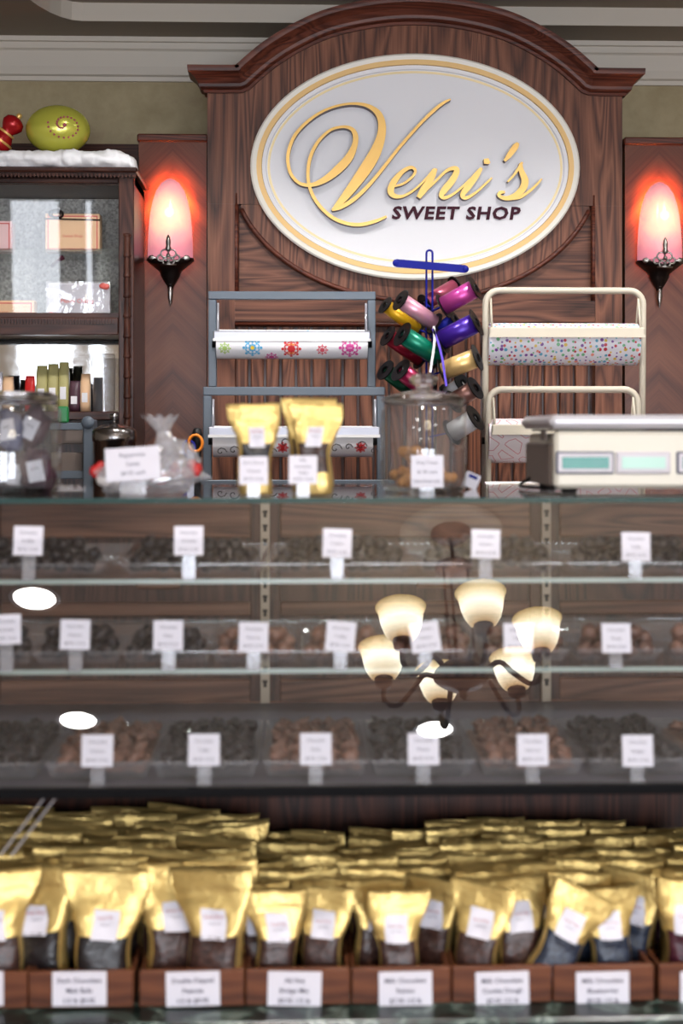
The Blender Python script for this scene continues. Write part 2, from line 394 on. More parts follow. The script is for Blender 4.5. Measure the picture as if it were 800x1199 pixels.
        ob = bpy.data.objects.new(name, me); COL.objects.link(ob)
        if parent:
            ob.parent = parent; ob.location = o-parent_world(parent)
        else: ob.location = o
        return ob
def parent_world(o):
    w = Vector((0, 0, 0))
    while o is not None: w += o.location; o = o.parent
    return w
def tag(o, label, cat, group=None, kind=None):
    o['label'] = label; o['category'] = cat
    if group: o['group'] = group
    if kind: o['kind'] = kind
    return o
def thing(name, label, cat, loc=(0, 0, 0), group=None):
    o = bpy.data.objects.new(name, None); COL.objects.link(o); o.location = loc; o.empty_display_size = .05
    return tag(o, label, cat, group)
def struct(name, mb, mats):
    o = mb.build(name, mats); o['kind'] = 'structure'; return o
def dup(root, loc, rot=None, label=None, group=None, scale=None):
    r = root.copy(); COL.objects.link(r); r.location = loc
    if rot is not None: r.rotation_euler = rot
    if scale is not None: r.scale = scale
    if label: r['label'] = label
    if group: r['group'] = group
    for ch in KIDS.get(root.name, []):
        c = ch.copy(); COL.objects.link(c); c.parent = r
        for g in KIDS.get(ch.name, []):
            d = g.copy(); COL.objects.link(d); d.parent = c
    return r
KIDS = {}
def learn(root):
    KIDS[root.name] = [o for o in bpy.data.objects if o.parent is root]
    for c in KIDS[root.name]: KIDS[c.name] = [o for o in bpy.data.objects if o.parent is c]
def smooth_path(pts, k=6, closed=False):
    pts = [tuple(p) for p in pts]; n = len(pts); out = []
    rng = range(n if closed else n-1)
    for i in rng:
        p = [pts[(i+j) % n] if closed else pts[min(max(i+j, 0), n-1)] for j in (-1, 0, 1, 2)]
        for s_ in range(k):
            t = s_/k; t2 = t*t; t3 = t2*t
            out.append(tuple(.5*((2*p[1][d])+(-p[0][d]+p[2][d])*t+(2*p[0][d]-5*p[1][d]+4*p[2][d]-p[3][d])*t2+(-p[0][d]+3*p[1][d]-3*p[2][d]+p[3][d])*t3) for d in range(len(pts[0]))))
    if not closed: out.append(pts[-1])
    return out

# ================================================================== THE ROOM
CEIL = 2.655; SOFFIT = 2.60; YB = 4.40
WX0, WX1, WY0 = -3.2, 3.4, -4.0
b = MB(); b.box(WX0-.1, WX1+.1, WY0-.1, YB+.1, -.05, 0); struct('floor', b, 'floor')
b = MB(); b.box(WX0-.1, WX1+.1, YB, YB+.1, 0, CEIL+.2); struct('wall_back', b, 'plaster')
b = MB(); b.box(WX0-.1, WX0, WY0, YB, 0, CEIL+.2); struct('wall_left', b, 'room')
b = MB(); b.box(WX1, WX1+.1, WY0, YB, 0, CEIL+.2); struct('wall_right', b, 'room')
b = MB(); b.box(WX0-.1, WX1+.1, WY0-.1, YB+.1, CEIL, CEIL+.1); struct('ceiling', b, 'ceil')
# dropped border of the ceiling along the counter wall, its edge curving forward at the left
xl = P(52, 10, 4.1).x; xr = WX1; ye = 4.185
curve = [(xr, ye), (P(150, 20, ye).x, ye)]
cx = P(96, 20, ye).x
for i in range(9):
    a = i/8*PI/2; curve.append((cx-.13*math.sin(a)*1.1, ye-.5*(1-math.cos(a))))
curve.append((curve[-1][0], 1.0)); curve.append((WX0, 1.0))
b = MB(); n = len(curve)
poly = curve+[(WX0, YB), (xr, YB)]
a0 = b.add([(p[0], p[1], SOFFIT) for p in poly]); b.face(list(range(a0, a0+len(poly))), 0)
a1 = b.add([(p[0], p[1], SOFFIT) for p in curve]); a2 = b.add([(p[0], p[1]+.004, CEIL+.001) for p in curve])
for i in range(n-1): b.face((a1+i, a1+i+1, a2+i+1, a2+i), 1)
o = struct('trim_1', b, ['ceil', 'mould'])
# crown moulding
b = MB()
prof = [(0, -.125), (.010, -.125), (.012, -.112), (.022, -.108), (.030, -.085), (.036, -.040), (.040, -.036), (.044, -.034), (.046, -.016), (.054, -.014), (.056, 0), (0, 0)]
b.ring([[(x, YB-p[0], SOFFIT+p[1]) for p in prof] for x in (WX0, WX1)], 0, False)
struct('trim_2', b, 'mould')
# shop-front wall behind the viewer, with openings to the street
wins = [(-2.34, -1.88, .9, 2.38), (-1.74, -1.62, .9, 2.38), (-.9, 1.0, .05, 2.38), (1.35, 3.0, .5, 2.38)]
b = MB(); xs = [WX0]
for w in wins: xs += [w[0], w[1]]
xs.append(WX1)
for i in range(0, len(xs), 2): b.box(xs[i], xs[i+1], WY0-.12, WY0, 0, CEIL)
for w in wins: b.box(w[0], w[1], WY0-.12, WY0, w[3], CEIL); b.box(w[0], w[1], WY0-.12, WY0, -.04, w[2])
struct('wall_front', b, 'room')
for i, w in enumerate(wins):
    b = MB(); fr = .035
    b.box(w[0], w[0]+fr, WY0-.08, WY0-.03, w[2], w[3]); b.box(w[1]-fr, w[1], WY0-.08, WY0-.03, w[2], w[3])
    b.box(w[0]+fr, w[1]-fr, WY0-.08, WY0-.03, w[3]-fr, w[3]); b.box(w[0]+fr, w[1]-fr, WY0-.08, WY0-.03, w[2], w[2]+fr)
    nm = max(1, round((w[1]-w[0])/.8))
    for q in range(1, nm):
        xx = w[0]+(w[1]-w[0])*q/nm; b.box(xx-.012, xx+.012, WY0-.07, WY0-.04, w[2]+fr, w[3]-fr)
    struct('window_%d' % (i+1), b, 'mahogany')

# ================================================================== PANELLED SIGN WALL (Y = 4)
Y0 = 4.0
def XZ(x, y, Y=Y0): p = P(x, y, Y); return (p.x, p.z)
S4 = Y0/F
SC = P(487, 195, Y0)          # middle of the oval
half = [(243, 111), (262, 111), (283, 110.5), (292, 107), (305, 95), (325, 78.5), (352, 61.5), (385, 46), (420, 36.5), (455, 31), (487, 29.5)]
px = half+[(974-x, y) for x, y in half[-2::-1]]
arch = [(SC.x+(x-487)*S4, SC.z-(y-195)*S4) for x, y in px]
k1 = [arch[0], arch[1], arch[2]]+[p for p in smooth_path(arch[3:-3], 4)]+[arch[-3], arch[-2], arch[-1]]
sp_ = thing('sign_panel', 'tall oak wall panel with arched cornice holding the oval shop sign', 'wall panel', (SC.x, Y0, 1.0))
zb = 1.0; XL, XR = arch[0][0], arch[-1][0]
zcut = SC.z-45*S4; zr1 = SC.z-(352-195)*S4; zr0 = SC.z-(377-195)*S4
sw = 32*S4
b = MB()
b.prism(k1+[(XR, zcut), (XL, zcut)], Y0, Y0+.06)
b.build('arched_head', 'oak', sp_)
for x0, x1 in ((XL, XL+sw), (XR-sw, XR)):
    b = MB(); b.box(x0, x1, Y0, Y0+.06, zb, zcut-.0003); b.build('stile', 'oak', sp_)
b = MB(); b.box(XL+sw, XR-sw, Y0+.003, Y0+.06, zr0, zr1); b.build('rail', 'oak_h', sp_)
b = MB(); b.box(XL+sw, XR-sw, Y0+.028, Y0+.07, zr1-.002, zcut+.01); b.build('recessed_panel', 'oak_h', sp_)
# oval surround (lower part shows in front of the recess)
A_, B_ = 216*S4, 157*S4
pts = []
for i in range(49):
    a = PI+PI*i/48; x = A_*math.cos(a); z = B_*math.sin(a)
    if SC.z+z < zcut: pts.append((SC.x+x, SC.z+z))
b = MB(); b.prism([(max(XL+sw, pts[0][0]), zcut-.001)]+pts+[(min(XR-sw, pts[-1][0]), zcut-.001)], Y0+.001, Y0+.05)
b.build('oval_surround', 'oak', sp_)
inside = [p for p in pts if XL+sw+.002 < p[0] < XR-sw-.002 and p[1] > zr1-.01]
left = [p for p in inside if p[0] < SC.x]; right = [p for p in inside if p[0] > SC.x]
for seg, xe in ((left, XL+sw), (right, XR-sw)):
    b = MB(); b.tube([(p[0], Y0+.004, p[1]) for p in seg], .0075, 8)
    b.tube([(xe+(.004 if xe < SC.x else -.004), Y0+.006, z) for z in (zr1, zcut+.03)], .007, 8)
    b.build('bead_moulding', 'oak_dark', sp_)
# beadboard below
bw = 18.3*S4; x = XL+sw; b = MB(); b.box(XL+sw, XR-sw, Y0+.039, Y0+.07, zb, zr0, m=1)
while x < XR-sw-.01:
    x1 = min(x+bw-.008, XR-sw); b.box(x, x1, Y0+.026, Y0+.040, zb, zr0-.001, c=.0025); x += bw
b.build('beadboard', ['oak', 'mahogany'], sp_)  # darker wood behind the gaps puts groove shade into colour
b = MB(); b.tube([(XL+sw, Y0+.012, zr0-.006), (XR-sw, Y0+.012, zr0-.006)], .008, 8); b.build('rail_moulding', 'oak_dark', sp_)
# cornice swept along the head
prof = [(0, 0), (.0, .009), (.007, .012), (.010, .020), (.014, .024), (.022, .026), (.036, .036), (.046, .050), (.050, .057), (.058, .058), (.066, .058), (.066, -.04), (0, -.04)]
b = MB(); rings = []
nk = len(k1)
for i, p in enumerate(k1):
    a = k1[max(0, i-1)]; c = k1[min(nk-1, i+1)]
    t = Vector((c[0]-a[0], c[1]-a[1])).normalized(); nrm = Vector((-t.y, t.x))
    rings.append((p, nrm))
R = []
def endring(p, sgn, yb=None): return [(p[0]+sgn*max(0, q[1])*.9, (Y0-q[1]) if yb is None else yb, p[1]+q[0]) for q in prof]
R.append([(p_[0], Y0+.05, p_[2]) for p_ in endring(k1[0], -1)])
R.append(endring(k1[0], -1))
for (p, nrm) in rings[1:-1]: R.append([(p[0]+nrm.x*q[0], Y0-q[1], p[1]+nrm.y*q[0]) for q in prof])
R.append(endring(k1[-1], 1)); R.append([(p_[0], Y0+.05, p_[2]) for p_ in endring(k1[-1], 1)])
b.ring(R, 0, False, True, True, True)
b.build('cornice', 'oak_dark', sp_)

# chevron veneer pilasters either side
def wing(x0, x1, ytop, yc, nm_lab, y_=Y0+.05, xmax=None):
    a = P(x0, ytop, y_); c = P(x1, ytop, y_)
    t = thing('veneer_pilaster', nm_lab, 'wall panel', ((a.x+c.x)/2, y_, 1.0))
    b = MB(); b.box(a.x, c.x, y_, YB-.001, 1.0, a.z-.02); b.build('panel', 'veneer_l', t)
    b = MB(); b.box(a.x-.004, c.x+.004, y_-.010, YB-.001, a.z-.022, a.z, c=.004); b.build('cap', 'oak_dark', t)
    return t
wing(162.5, 242, 157, 165, 'herringbone veneer panel behind the wall lamp beside the glazed cabinet')
wing(732, 812, 161, 168, 'herringbone veneer panel at the right of the oval sign')
# low dark board seen over the cabinet
b = MB(); a = P(-120, 167, 4.2); c = P(162, 167, 4.2); b.box(a.x, c.x, 4.2, 4.25, 1.0, a.z)
tag(b.build('back_board', 'mahogany_h', origin=((a.x+c.x)/2, 4.2, 1.0)), 'dark wooden board standing behind the top of the glazed cabinet', 'board')

# ================================================================== OVAL SIGN
YS = Y0-.03; SS = YS/F
C0 = P(487, 195, YS)
sg = thing('oval_sign', 'white oval shop sign with gold rim and raised gold script', 'sign', (C0.x, Y0, C0.z))
def oval(d, y, n=96):
    a = (194-d)*SS; bb = (133-d)*SS
    return [(C0.x+a*math.cos(2*PI*i/n), y, C0.z+bb*math.sin(2*PI*i/n)) for i in range(n)]
b = MB(); b.ring([oval(2, Y0), oval(0, YS+.012), oval(0, YS+.004), oval(2, YS), oval(7.5, YS+.002), oval(7.6, YS+.006)], 0, False)
b.build('rim', 'rim_white', sg)
b = MB(); b.ring([oval(7.0, YS+.004), oval(7.2, YS-.0005), oval(13.0, YS-.0005), oval(13.4, YS+.005)], 0, False); b.build('gold_band', 'gold_band', sg)
b = MB(); R = [oval(13.6, YS+.004), oval(18, YS+.005), oval(19, YS+.009), oval(60, YS+.009)]
b.ring(R, 0, False); e = b.add(oval(60, YS+.009)); b.face(range(e, e+96), 0); b.build('board', 'sign_white', sg)
b = MB(); b.ring([oval(20, YS+.0085), oval(22.8, YS+.0085)], 0, False); b.build('pale_gold_line', 'gold_pale', sg)
# script lettering: pen strokes (x, y, width) in photograph pixels
Z1 = lambda l: [(320+x/4.706, 110+y/4.706, w/4.706) for x, y, w in l]
Z2 = lambda l: [(430+x/3.636, 110+y/3.636, w/3.636) for x, y, w in l]
strokes = [
 Z1([(622, 682, 12), (560, 708, 18), (480, 727, 20), (400, 720, 19), (320, 686, 19), (250, 620, 18), (207, 545, 18), (190, 460, 18), (203, 360, 19), (245, 275, 17), (310, 212, 15), (375, 192, 15), (425, 200, 20), (450, 235, 28), (447, 290, 32), (415, 360, 44), (355, 425, 46), (285, 480, 34), (215, 510, 22), (150, 505, 17), (105, 465, 17), (84, 410, 18), (82, 340, 19), (110, 255, 18), (165, 185, 17), (245, 122, 15), (330, 83, 13), (425, 64, 14), (510, 73, 20), (570, 110, 32), (595, 165, 40), (592, 240, 48), (560, 330, 62), (510, 415, 66), (450, 500, 56), (390, 578, 42), (350, 622, 26), (322, 650, 10)]),
 Z1([(322, 648, 12), (370, 632, 22), (440, 590, 22), (520, 515, 20), (600, 420, 18), (690, 305, 17), (790, 190, 16), (850, 128, 17), (905, 78, 17), (945, 50, 14), (975, 36, 8)]) ,
 Z2([(98, 402, 8), (150, 388, 9), (190, 358, 10), (203, 332, 12), (185, 318, 14), (150, 335, 18), (115, 375, 26), (98, 415, 28), (112, 438, 20), (150, 440, 12), (200, 412, 9), (248, 366, 9), (285, 325, 14)]),
 Z2([(292, 322, 12), (272, 362, 26), (240, 410, 30), (216, 446, 18)]),
 Z2([(228, 434, 10), (285, 380, 10), (335, 332, 12), (368, 320, 18), (380, 332, 24), (362, 370, 28), (328, 412, 28), (314, 436, 20), (330, 446, 14), (368, 428, 10), (415, 388, 9), (450, 355, 10)]),
 Z2([(486, 318, 12), (462, 352, 26), (425, 402, 28), (404, 434, 20), (420, 446, 14), (460, 424, 10), (500, 388, 9), (530, 360, 7)]),
 Z2([(496, 290, 20), (516, 289, 24), (520, 288, 8)]),
 Z2([(642, 210, 12), (630, 228, 26), (605, 262, 22), (584, 288, 10)]),
 Z2([(598, 376, 8), (622, 350, 9), (645, 318, 12), (660, 292, 10)]),
 Z2([(654, 296, 12), (657, 330, 22), (672, 370, 30), (662, 405, 30), (630, 436, 26), (590, 446, 18), (562, 436, 14), (566, 422, 14), (586, 420, 10)]),
 Z2([(600, 449, 10), (650, 442, 12), (695, 412, 11), (725, 384, 9), (744, 362, 6)]),
]
b = MB()
yf0, yb2 = YS-.020, YS+.009
for si, st in enumerate(strokes):
    yf = yf0+.0005*si
    q = smooth_path(st, 8); n = len(q); Lf = []; Rf = []
    for i, (x, y, w) in enumerate(q):
        a = q[max(0, i-1)]; c = q[min(n-1, i+1)]; t = Vector((c[0]-a[0], c[1]-a[1]))
        t = t.normalized() if t.length > 1e-6 else Vector((1, 0)); nn = Vector((-t.y, t.x))*(w*1.0)/2
        for lst, s_ in ((Lf, 1), (Rf, -1)):
            X = C0.x+(x+nn.x*s_-487)*SS; Z = C0.z-(y+nn.y*s_-195)*SS; lst.append((X, Z))
    A = b.add([(x, yf-.0004*i/n, z) for i, (x, z) in enumerate(Lf)]); B = b.add([(x, yf-.0004*i/n, z) for i, (x, z) in enumerate(Rf)])
    A2 = b.add([(x, yb2, z) for x, z in Lf]); B2 = b.add([(x, yb2, z) for x, z in Rf])
    for i in range(n-1):
        b.face((A+i, A+i+1, B+i+1, B+i), 0); b.face((A+i, A2+i, A2+i+1, A+i+1), 1); b.face((B+i, B+i+1, B2+i+1, B2+i), 1)
    b.face((A, B, B2, A2), 1); b.face((A+n-1, A2+n-1, B2+n-1, B+n-1), 1)
b.build('script_lettering', ['gold_leaf', 'letter_side'], sg)
b = MB(); wtxt = (611-459)*SS
b.text('SWEET SHOP', C0.x+(535-487)*SS, C0.z-(256-195)*SS, YS+.002, 14.3*SS, w=wtxt, bold=.03, space=1.12, extrude=.006, shear=.14)
b.build('block_lettering', 'letter_maroon', sg)

# ================================================================== WALL LAMPS
def sconce(x, y, label):
    Yw = Y0+.05; sY = Yw/F
    c = P(x, y, Yw)                      # bottom tip of the shade line
    t = thing('wall_lamp', label, 'wall lamp', (c.x, Yw, c.z))
    # shade: half paraboloid dome open to the wall; heights above its foot
    prof = [(.064, 0.), (.0635, .04), (.061, .085), (.057, .125), (.050, .16), (.040, .19), (.026, .212), (.012, .222), (.001, .2255)]
    b = MB(); R = []
    for r, h in prof: R.append([(c.x+r*math.cos(PI+PI*i/20), Yw-.012-r*.95*abs(math.sin(PI*i/20)), c.z+h) for i in range(21)])
    b.ring(R, 0, True, close=False)
    foot = [(c.x+.064*math.cos(PI+PI*i/20)*k, Yw-.012-.061*k*math.sin(PI*i/20), c.z-dz) for k, dz in ((1, 0), (.45, .026)) for i in range(21)]
    b.ring([foot[:21], foot[21:]], 0, True, close=False)
    b.build('shade', 'sconce', t)
    # cast holder
    b = MB(); R = []
    for r, h in ((.066, .004), (.067, -.004), (.05, -.018), (.03, -.034), (.026, -.048), (.018, -.062), (.010, -.074), (.007, -.085)):
        R.append([(c.x+r*math.cos(PI+PI*i/20), Yw-.010-r*math.sin(PI*i/20)*.95, c.z+h-.004-(.016*(1-abs(math.cos(PI*i/20))) if h > -.01 else 0)) for i in range(21)])
    b.ring(R, 0, True, close=False)
    b.build('holder', 'pewter_dark', t)
    # filigree ornament on the front
    b = MB(); yo = Yw-.078
    b.lathe([(.001, .058), (.005, .05), (.0075, .038), (.006, .026), (.009, .02), (.004, .012)], (c.x, yo, c.z), n=10)
    for s_ in (-1, 1):
        for r, cxo, cz in ((.011, .010, .006), (.009, .022, -.006), (.008, .008, -.016)):
            b.tube([(c.x+s_*(cxo+r*math.cos(a)), yo+.004+abs(cxo)*.25, c.z+cz+r*math.sin(a)) for a in [2*PI*i/12 for i in range(12)]], .0026, 6, closed=True)
        b.ball((c.x+s_*.044, yo+.026, c.z-.004), .012, sx=1.25, sy=.5, sz=.75)
    b.ball((c.x, yo, c.z), .006); b.ball((c.x, yo+.002, c.z-.014), .005)
    b.tube([(c.x-.022, yo+.006, c.z-.025), (c.x, yo, c.z-.025), (c.x+.022, yo+.006, c.z-.025)], .003, 6)
    b.build('filigree', 'pewter', t)
    b = MB(); b.lathe([(.003, -.06), (.010, -.066), (.0085, -.074), (.004, -.079), (.007, -.088), (.0085, -.098), (.005, -.118), (.001, -.134)], (c.x, Yw-.014, c.z), n=14)
    b.build('finial', 'pewter', t)
    b = MB(); b.lathe([(.001, .13), (.012, .13), (.016, .10), (.012, .075), (.012, .03), (.001, .03)], (c.x, Yw-.03, c.z), n=12); b.build('bulb', 'sconce_bulb', t)
    l = bpy.data.lights.new('sconce_light', 'POINT'); l.color = (1., .19, .04); l.energy = 9.0; l.shadow_soft_size = .02
    lo = bpy.data.objects.new('sconce_light', l); COL.objects.link(lo); lo.location = (c.x, Yw-.028, c.z+.16)
M['sconce_bulb'] = emit('sconce_bulb', (1, .6, .3, 1), 4.)
sconce(200, 303, 'lit pink glass wall lamp in silver holder next to the glazed cabinet')
sconce(771, 306, 'lit pink glass wall lamp in silver holder, right of the oval sign')

# ================================================================== BACK COUNTER
b = MB(); b.box(-2.2, 2.2, 3.30, Y0, .96, 1.0, c=.004)
bc = thing('back_counter', 'dark wooden work counter under the sign holding the wrapping paper racks', 'counter', (0, 3.6, 0))
b.build('worktop', 'mahogany_h', bc)
b = MB(); b.box(-2.2, 2.2, 3.34, Y0-.001, .0, .959); b.build('body', 'mahogany', bc)
CT = 1.0

# wrapping paper racks
def roll_mesh(x0, x1, yc, zc, r, mat, deco=None, n=40):
    b = MB(); rings = []; k = 2
    for j in range(k):
        x = x0+(x1-x0)*j/(k-1); ring = []
        for i in range(n+1):
            a = 2*PI*i/n; ring.append((x, yc+r*math.sin(a), zc+r*math.cos(a)))
        bi = b.add(ring)
        for i in range(n+1): b.uv[bi+i] = (x-x0, 2*PI*i/n*r)
    for i in range(n): b.face((i, i+1, n+2+i, n+1+i), 0, True)
    for x, s_ in ((x0, 1), (x1, -1)):
        for rr, m in ((r, 0),):
            e = b.add([(x, yc+rr*math.sin(2*PI*i/n), zc+rr*math.cos(2*PI*i/n)) for i in range(n)])
            e2 = b.add([(x, yc+.4*rr*math.sin(2*PI*i/n), zc+.4*rr*math.cos(2*PI*i/n)) for i in range(n)])
            for i in range(n): b.face((e+i, e+(i+1) % n, e2+(i+1) % n, e2+i), 0)
    if deco:
        for (fx, fa, size, mi, kind) in deco:      # printed motifs, in the sheet's surface
            def pt(u, v): a = fa+v/r; return (x0+fx+u, yc-(r+.0004)*math.cos(a), zc+(r+.0004)*math.sin(a))
            def blob(u, v, s2, m, nn=8):
                e = b.add([pt(u+s2*math.cos(2*PI*i/nn), v+s2*math.sin(2*PI*i/nn)) for i in range(nn)]); b.face(range(e, e+nn), m)
            if kind == 'flake':
                for i in range(8):
                    a = 2*PI*i/8
                    for rr, s2 in ((.32, .14), (.62, .13), (.9, .16)): blob(size*rr*math.cos(a), size*rr*math.sin(a), size*s2, mi)
                    blob(size*.72*math.cos(a+.28), size*.72*math.sin(a+.28), size*.09, mi); blob(size*.72*math.cos(a-.28), size*.72*math.sin(a-.28), size*.09, mi)
                blob(0, 0, size*.3, mi)
            elif kind == 'eye': blob(0, 0, size, mi)
            elif kind == 'scroll':
                q = [pt(size*(1-.11*i)*math.cos(.75*i), size*(1-.11*i)*math.sin(.75*i)) for i in range(10)]
                b.tube(q, .0012, 4, m=mi)
    return b
def flowers(L, mats):
    out = []
    return out
def rack(name, label, x0, x1, tiers, mat, Yf, rounded, leg_w, foot_y):
    """tiers: (top bar y, left x, right x, cutter y, Y)"""
    base = P((x0+x1)/2, 600, Yf)
    t = thing(name, label, 'paper rack', (base.x, Yf, CT))
    for i, (yt, xa, xb, yc, Y) in enumerate(tiers):
        A = P(xa, yt, Y); B = P(xb, yt, Y); w = leg_w/2
        xl_, xr_ = A.x+w, B.x-w; zt = A.z-w; zb_ = CT+.012 if i == len(tiers)-1 or rounded else P(0, tiers[i+1][0], Y).z
        b = MB(); rr = .035 if rounded else .006
        path = [(xl_, Y+.02, zb_)]
        for k in range(7): a = PI-PI/2*k/6; path.append((xl_+rr+rr*math.cos(a), Y, zt-rr+rr*math.sin(a)))
        for k in range(7): a = PI/2-PI/2*k/6; path.append((xr_-rr+rr*math.cos(a), Y, zt-rr+rr*math.sin(a)))
        path.append((xr_, Y+.02, zb_))
        if rounded: b.tube(path, w, 10)
        else:
            d = .012
            b.box(A.x, B.x, Y-.004, Y+.008, zt-w, zt+w, c=.002)
            for xx in (A.x, B.x-2*w): b.box(xx, xx+2*w, Y-.004, Y+.016, zb_, zt-w-.0005, c=.002)
        b.build('hoop', mat, t)
        # swing arms and cutter
        zc_ = P(0, yc, Y-.03).z
        for xx in (xl_+w+.004, xr_-w-.004):
            b = MB(); b.tube([(xx, Y-.002, zt-.02), (xx, Y-.028, zc_)], .003, 6); b.tube([(xx, Y-.004, zt-.02), (xx, Y+.03, zt-.12)], .0028, 6); b.build('swing_arm', 'alu' if not rounded else mat, t)
        b = MB(); b.box(xl_+.004, xr_-.004, Y-.040, Y-.026, zc_-.011, zc_+.013, c=.003); b.box(xl_+.004, xr_-.004, Y-.044, Y-.040, zc_-.013, zc_-.006, m=1)
        b.build('cutter_bar', ['alu', 'white_plastic'] if not rounded else [mat, mat], t)
    return t
YA = 3.62
rack('paper_rack', 'grey steel wrapping paper rack with snowflake roll, behind the gold pouches on the counter', 244, 440,
     [(341, 244, 440, 393, YA), (453, 238, 451, 506, YA-.12), (562, 232, 462, 615, YA-.24)], 'grey_metal', YA, False, .021, 568)
def roll(x0, x1, yc_px, r, Y, mat, label, deco=None, extra=[], core=True):
    a = P(x0, yc_px, Y); c = P(x1, yc_px, Y)
    t = thing('wrapping_paper_roll', label, 'paper roll', ((a.x+c.x)/2, Y, a.z), 'rolls in the wrapping paper racks')
    b = roll_mesh(a.x, c.x, Y, a.z, r, mat, deco); b.build('paper', [mat]+extra, t)
    b = MB(); b.cyl((a.x-.012, Y, a.z), (c.x+.012, Y, a.z), .009, 12); b.build('core_rod', 'black', t)
    return t
ex = ['f_lime', 'f_blue', 'f_yel', 'f_red', 'f_pink', 'f_mag', 'f_green', 'f_orange', 'f_black']
W1 = P(430, 0, YA).x-P(254, 0, YA).x; k = W1/176
deco = [((264-254)*k, -.35, .015, 1, 'flake'), ((296-254)*k, -.30, .024, 2, 'flake'), ((296-254)*k, -.30, .006, 3, 'eye'), ((341-254)*k, -.38, .024, 4, 'flake'), ((341-254)*k, -.38, .015, 8, 'eye'), ((341-254)*k, -.38, .007, 4, 'eye'),
        ((377-254)*k, -.45, .014, 5, 'flake'), ((409-254)*k, -.30, .027, 6, 'flake'), ((291-254)*k, .75, .012, 7, 'flake'), ((318-254)*k, -1.1, .016, 6, 'flake'), ((360-254)*k, .7, .016, 2, 'flake')]
roll(254, 430, 403, .037, YA-.005, 'paper', 'white wrapping paper roll printed with bright coloured snowflakes', deco, ex)
deco = []
rn = random.Random(3)
for i in range(13):
    deco.append((.02+i*.031, rn.uniform(-.9, -.1), rn.uniform(.010, .018), 9, 'scroll'))
for i, fx in enumerate((.17, .36)): deco.append((fx, -.4, .014, 4, 'flake')); deco.append((fx, -.4, .009, 4, 'eye'))
roll(250, 436, 517, .038, YA-.12, 'paper', 'white wrapping paper roll printed with black scrolls and red flowers', deco, ex)
b_ = rack('paper_rack', 'cream steel wrapping paper rack with confetti dotted roll, behind the scale', 566, 756,
     [(336, 565, 757, 388, YA), (452, 568, 751, 503, YA-.06), (566, 568, 751, 615, YA-.12)], 'cream_metal', YA, True, .017, 568)
roll(570, 745, 403, .0545, YA+.03, 'dots', 'white wrapping paper roll printed with many coloured confetti dots')
roll(570, 742, 516, .056, YA-.03, 'pinkpaper', 'white wrapping paper roll with faint pink print, behind the scale')
roll(568, 742, 585, .045, YA-.09, 'paper', 'plain white wrapping paper roll low in the cream rack')
# small grey dispenser left of the tin
Yd = 3.5; t = thing('tape_dispenser_frame', 'small grey metal paper dispenser frame between the candy jar and the tin', 'paper rack', (P(85, 600, Yd).x, Yd, CT))
A = P(58, 495, Yd); B = P(110, 495, Yd)
b = MB(); b.box(A.x, B.x-.02, Yd-.004, Yd+.01, A.z-.018, A.z, c=.002); b.box(A.x, B.x-.02, Yd-.004, Yd+.01, P(0, 556, Yd).z-.01, P(0, 556, Yd).z+.01, c=.002); b.build('cross_bar', 'grey_metal', t)
b = MB(); b.box(B.x-.024, B.x, Yd-.02, Yd+.06, CT, A.z+.008, c=.003); b.ball((B.x-.012, Yd-.02, A.z), .016, sy=.5); b.build('end_plate', 'grey_metal', t)
b = MB(); b.box(A.x, B.x-.03, Yd+.03, Yd+.06, P(0, 520, Yd).z, P(0, 503, Yd).z, c=.002); b.box(A.x, B.x-.03, Yd+.02, Yd+.05, P(0, 553, Yd).z, P(0, 530, Yd).z, c=.002); b.build('box_tray', 'taupe', t)
# tin canister
Yt = 3.4; c = P(134, 600, Yt); s3 = Yt/F
t = thing('tin_canister', 'round metal tin with knobbed lid standing behind the bag of candy', 'tin', (c.x, Yt, CT))
zt = P(0, 503, Yt).z
b = MB(); b.lathe([(.001, CT), (.050, CT), (.050, zt-.03), (.052, zt-.028), (.052, zt-.02)], (c.x, Yt, 0), n=32); b.build('body', 'tin', t)
b = MB(); b.lathe([(.053, zt-.02), (.053, zt-.004), (.046, zt+.003), (.030, zt+.010), (.004, zt+.014), (.004, zt+.022), (.012, zt+.028), (.012, zt+.036), (.001, zt+.04)], (c.x, Yt, 0), n=32); b.build('lid', 'tin', t)
# scissors in a cup
Yq = 3.3; c = P(229, 600, Yq)
t = thing('scissors', 'pair of scissors with blue and orange handles standing beside the grey rack', 'scissors', (c.x, Yq, CT))
cc = P(229, 519, Yq)
b = MB(); b.tube([(cc.x+.016*math.cos(a), Yq, cc.z+.019*math.sin(a)) for a in [2*PI*i/16 for i in range(16)]], .0035, 8, closed=True); b.build('handle', 'f_orange', t)
c2 = P(221, 525, Yq+.02)
b = MB(); b.tube([(c2.x+.014*math.cos(a), Yq+.02, c2.z+.018*math.sin(a)) for a in [2*PI*i/16 for i in range(16)]], .0035, 8, closed=True); b.build('handle', 'blue', t)
b = MB(); b.box(cc.x-.012, cc.x-.004, Yq+.005, Yq+.008, CT, cc.z-.015); b.box(cc.x-.02, cc.x-.010, Yq+.010, Yq+.013, CT, cc.z-.015); b.build('blades', 'alu', t)
t = thing('marker_pen', 'black handled pen standing between the scissors and the grey rack', 'pen', (P(231, 0, 3.34).x, 3.34, CT))
b = MB(); z_ = P(0, 505, 3.34).z; x_ = P(231, 0, 3.34).x
b.lathe([(.001, CT), (.008, CT), (.009, z_-.05), (.013, z_-.03), (.014, z_-.01), (.009, z_+.006), (.001, z_+.008)], (x_, 3.34, 0), n=14); b.build('barrel', 'black', t)

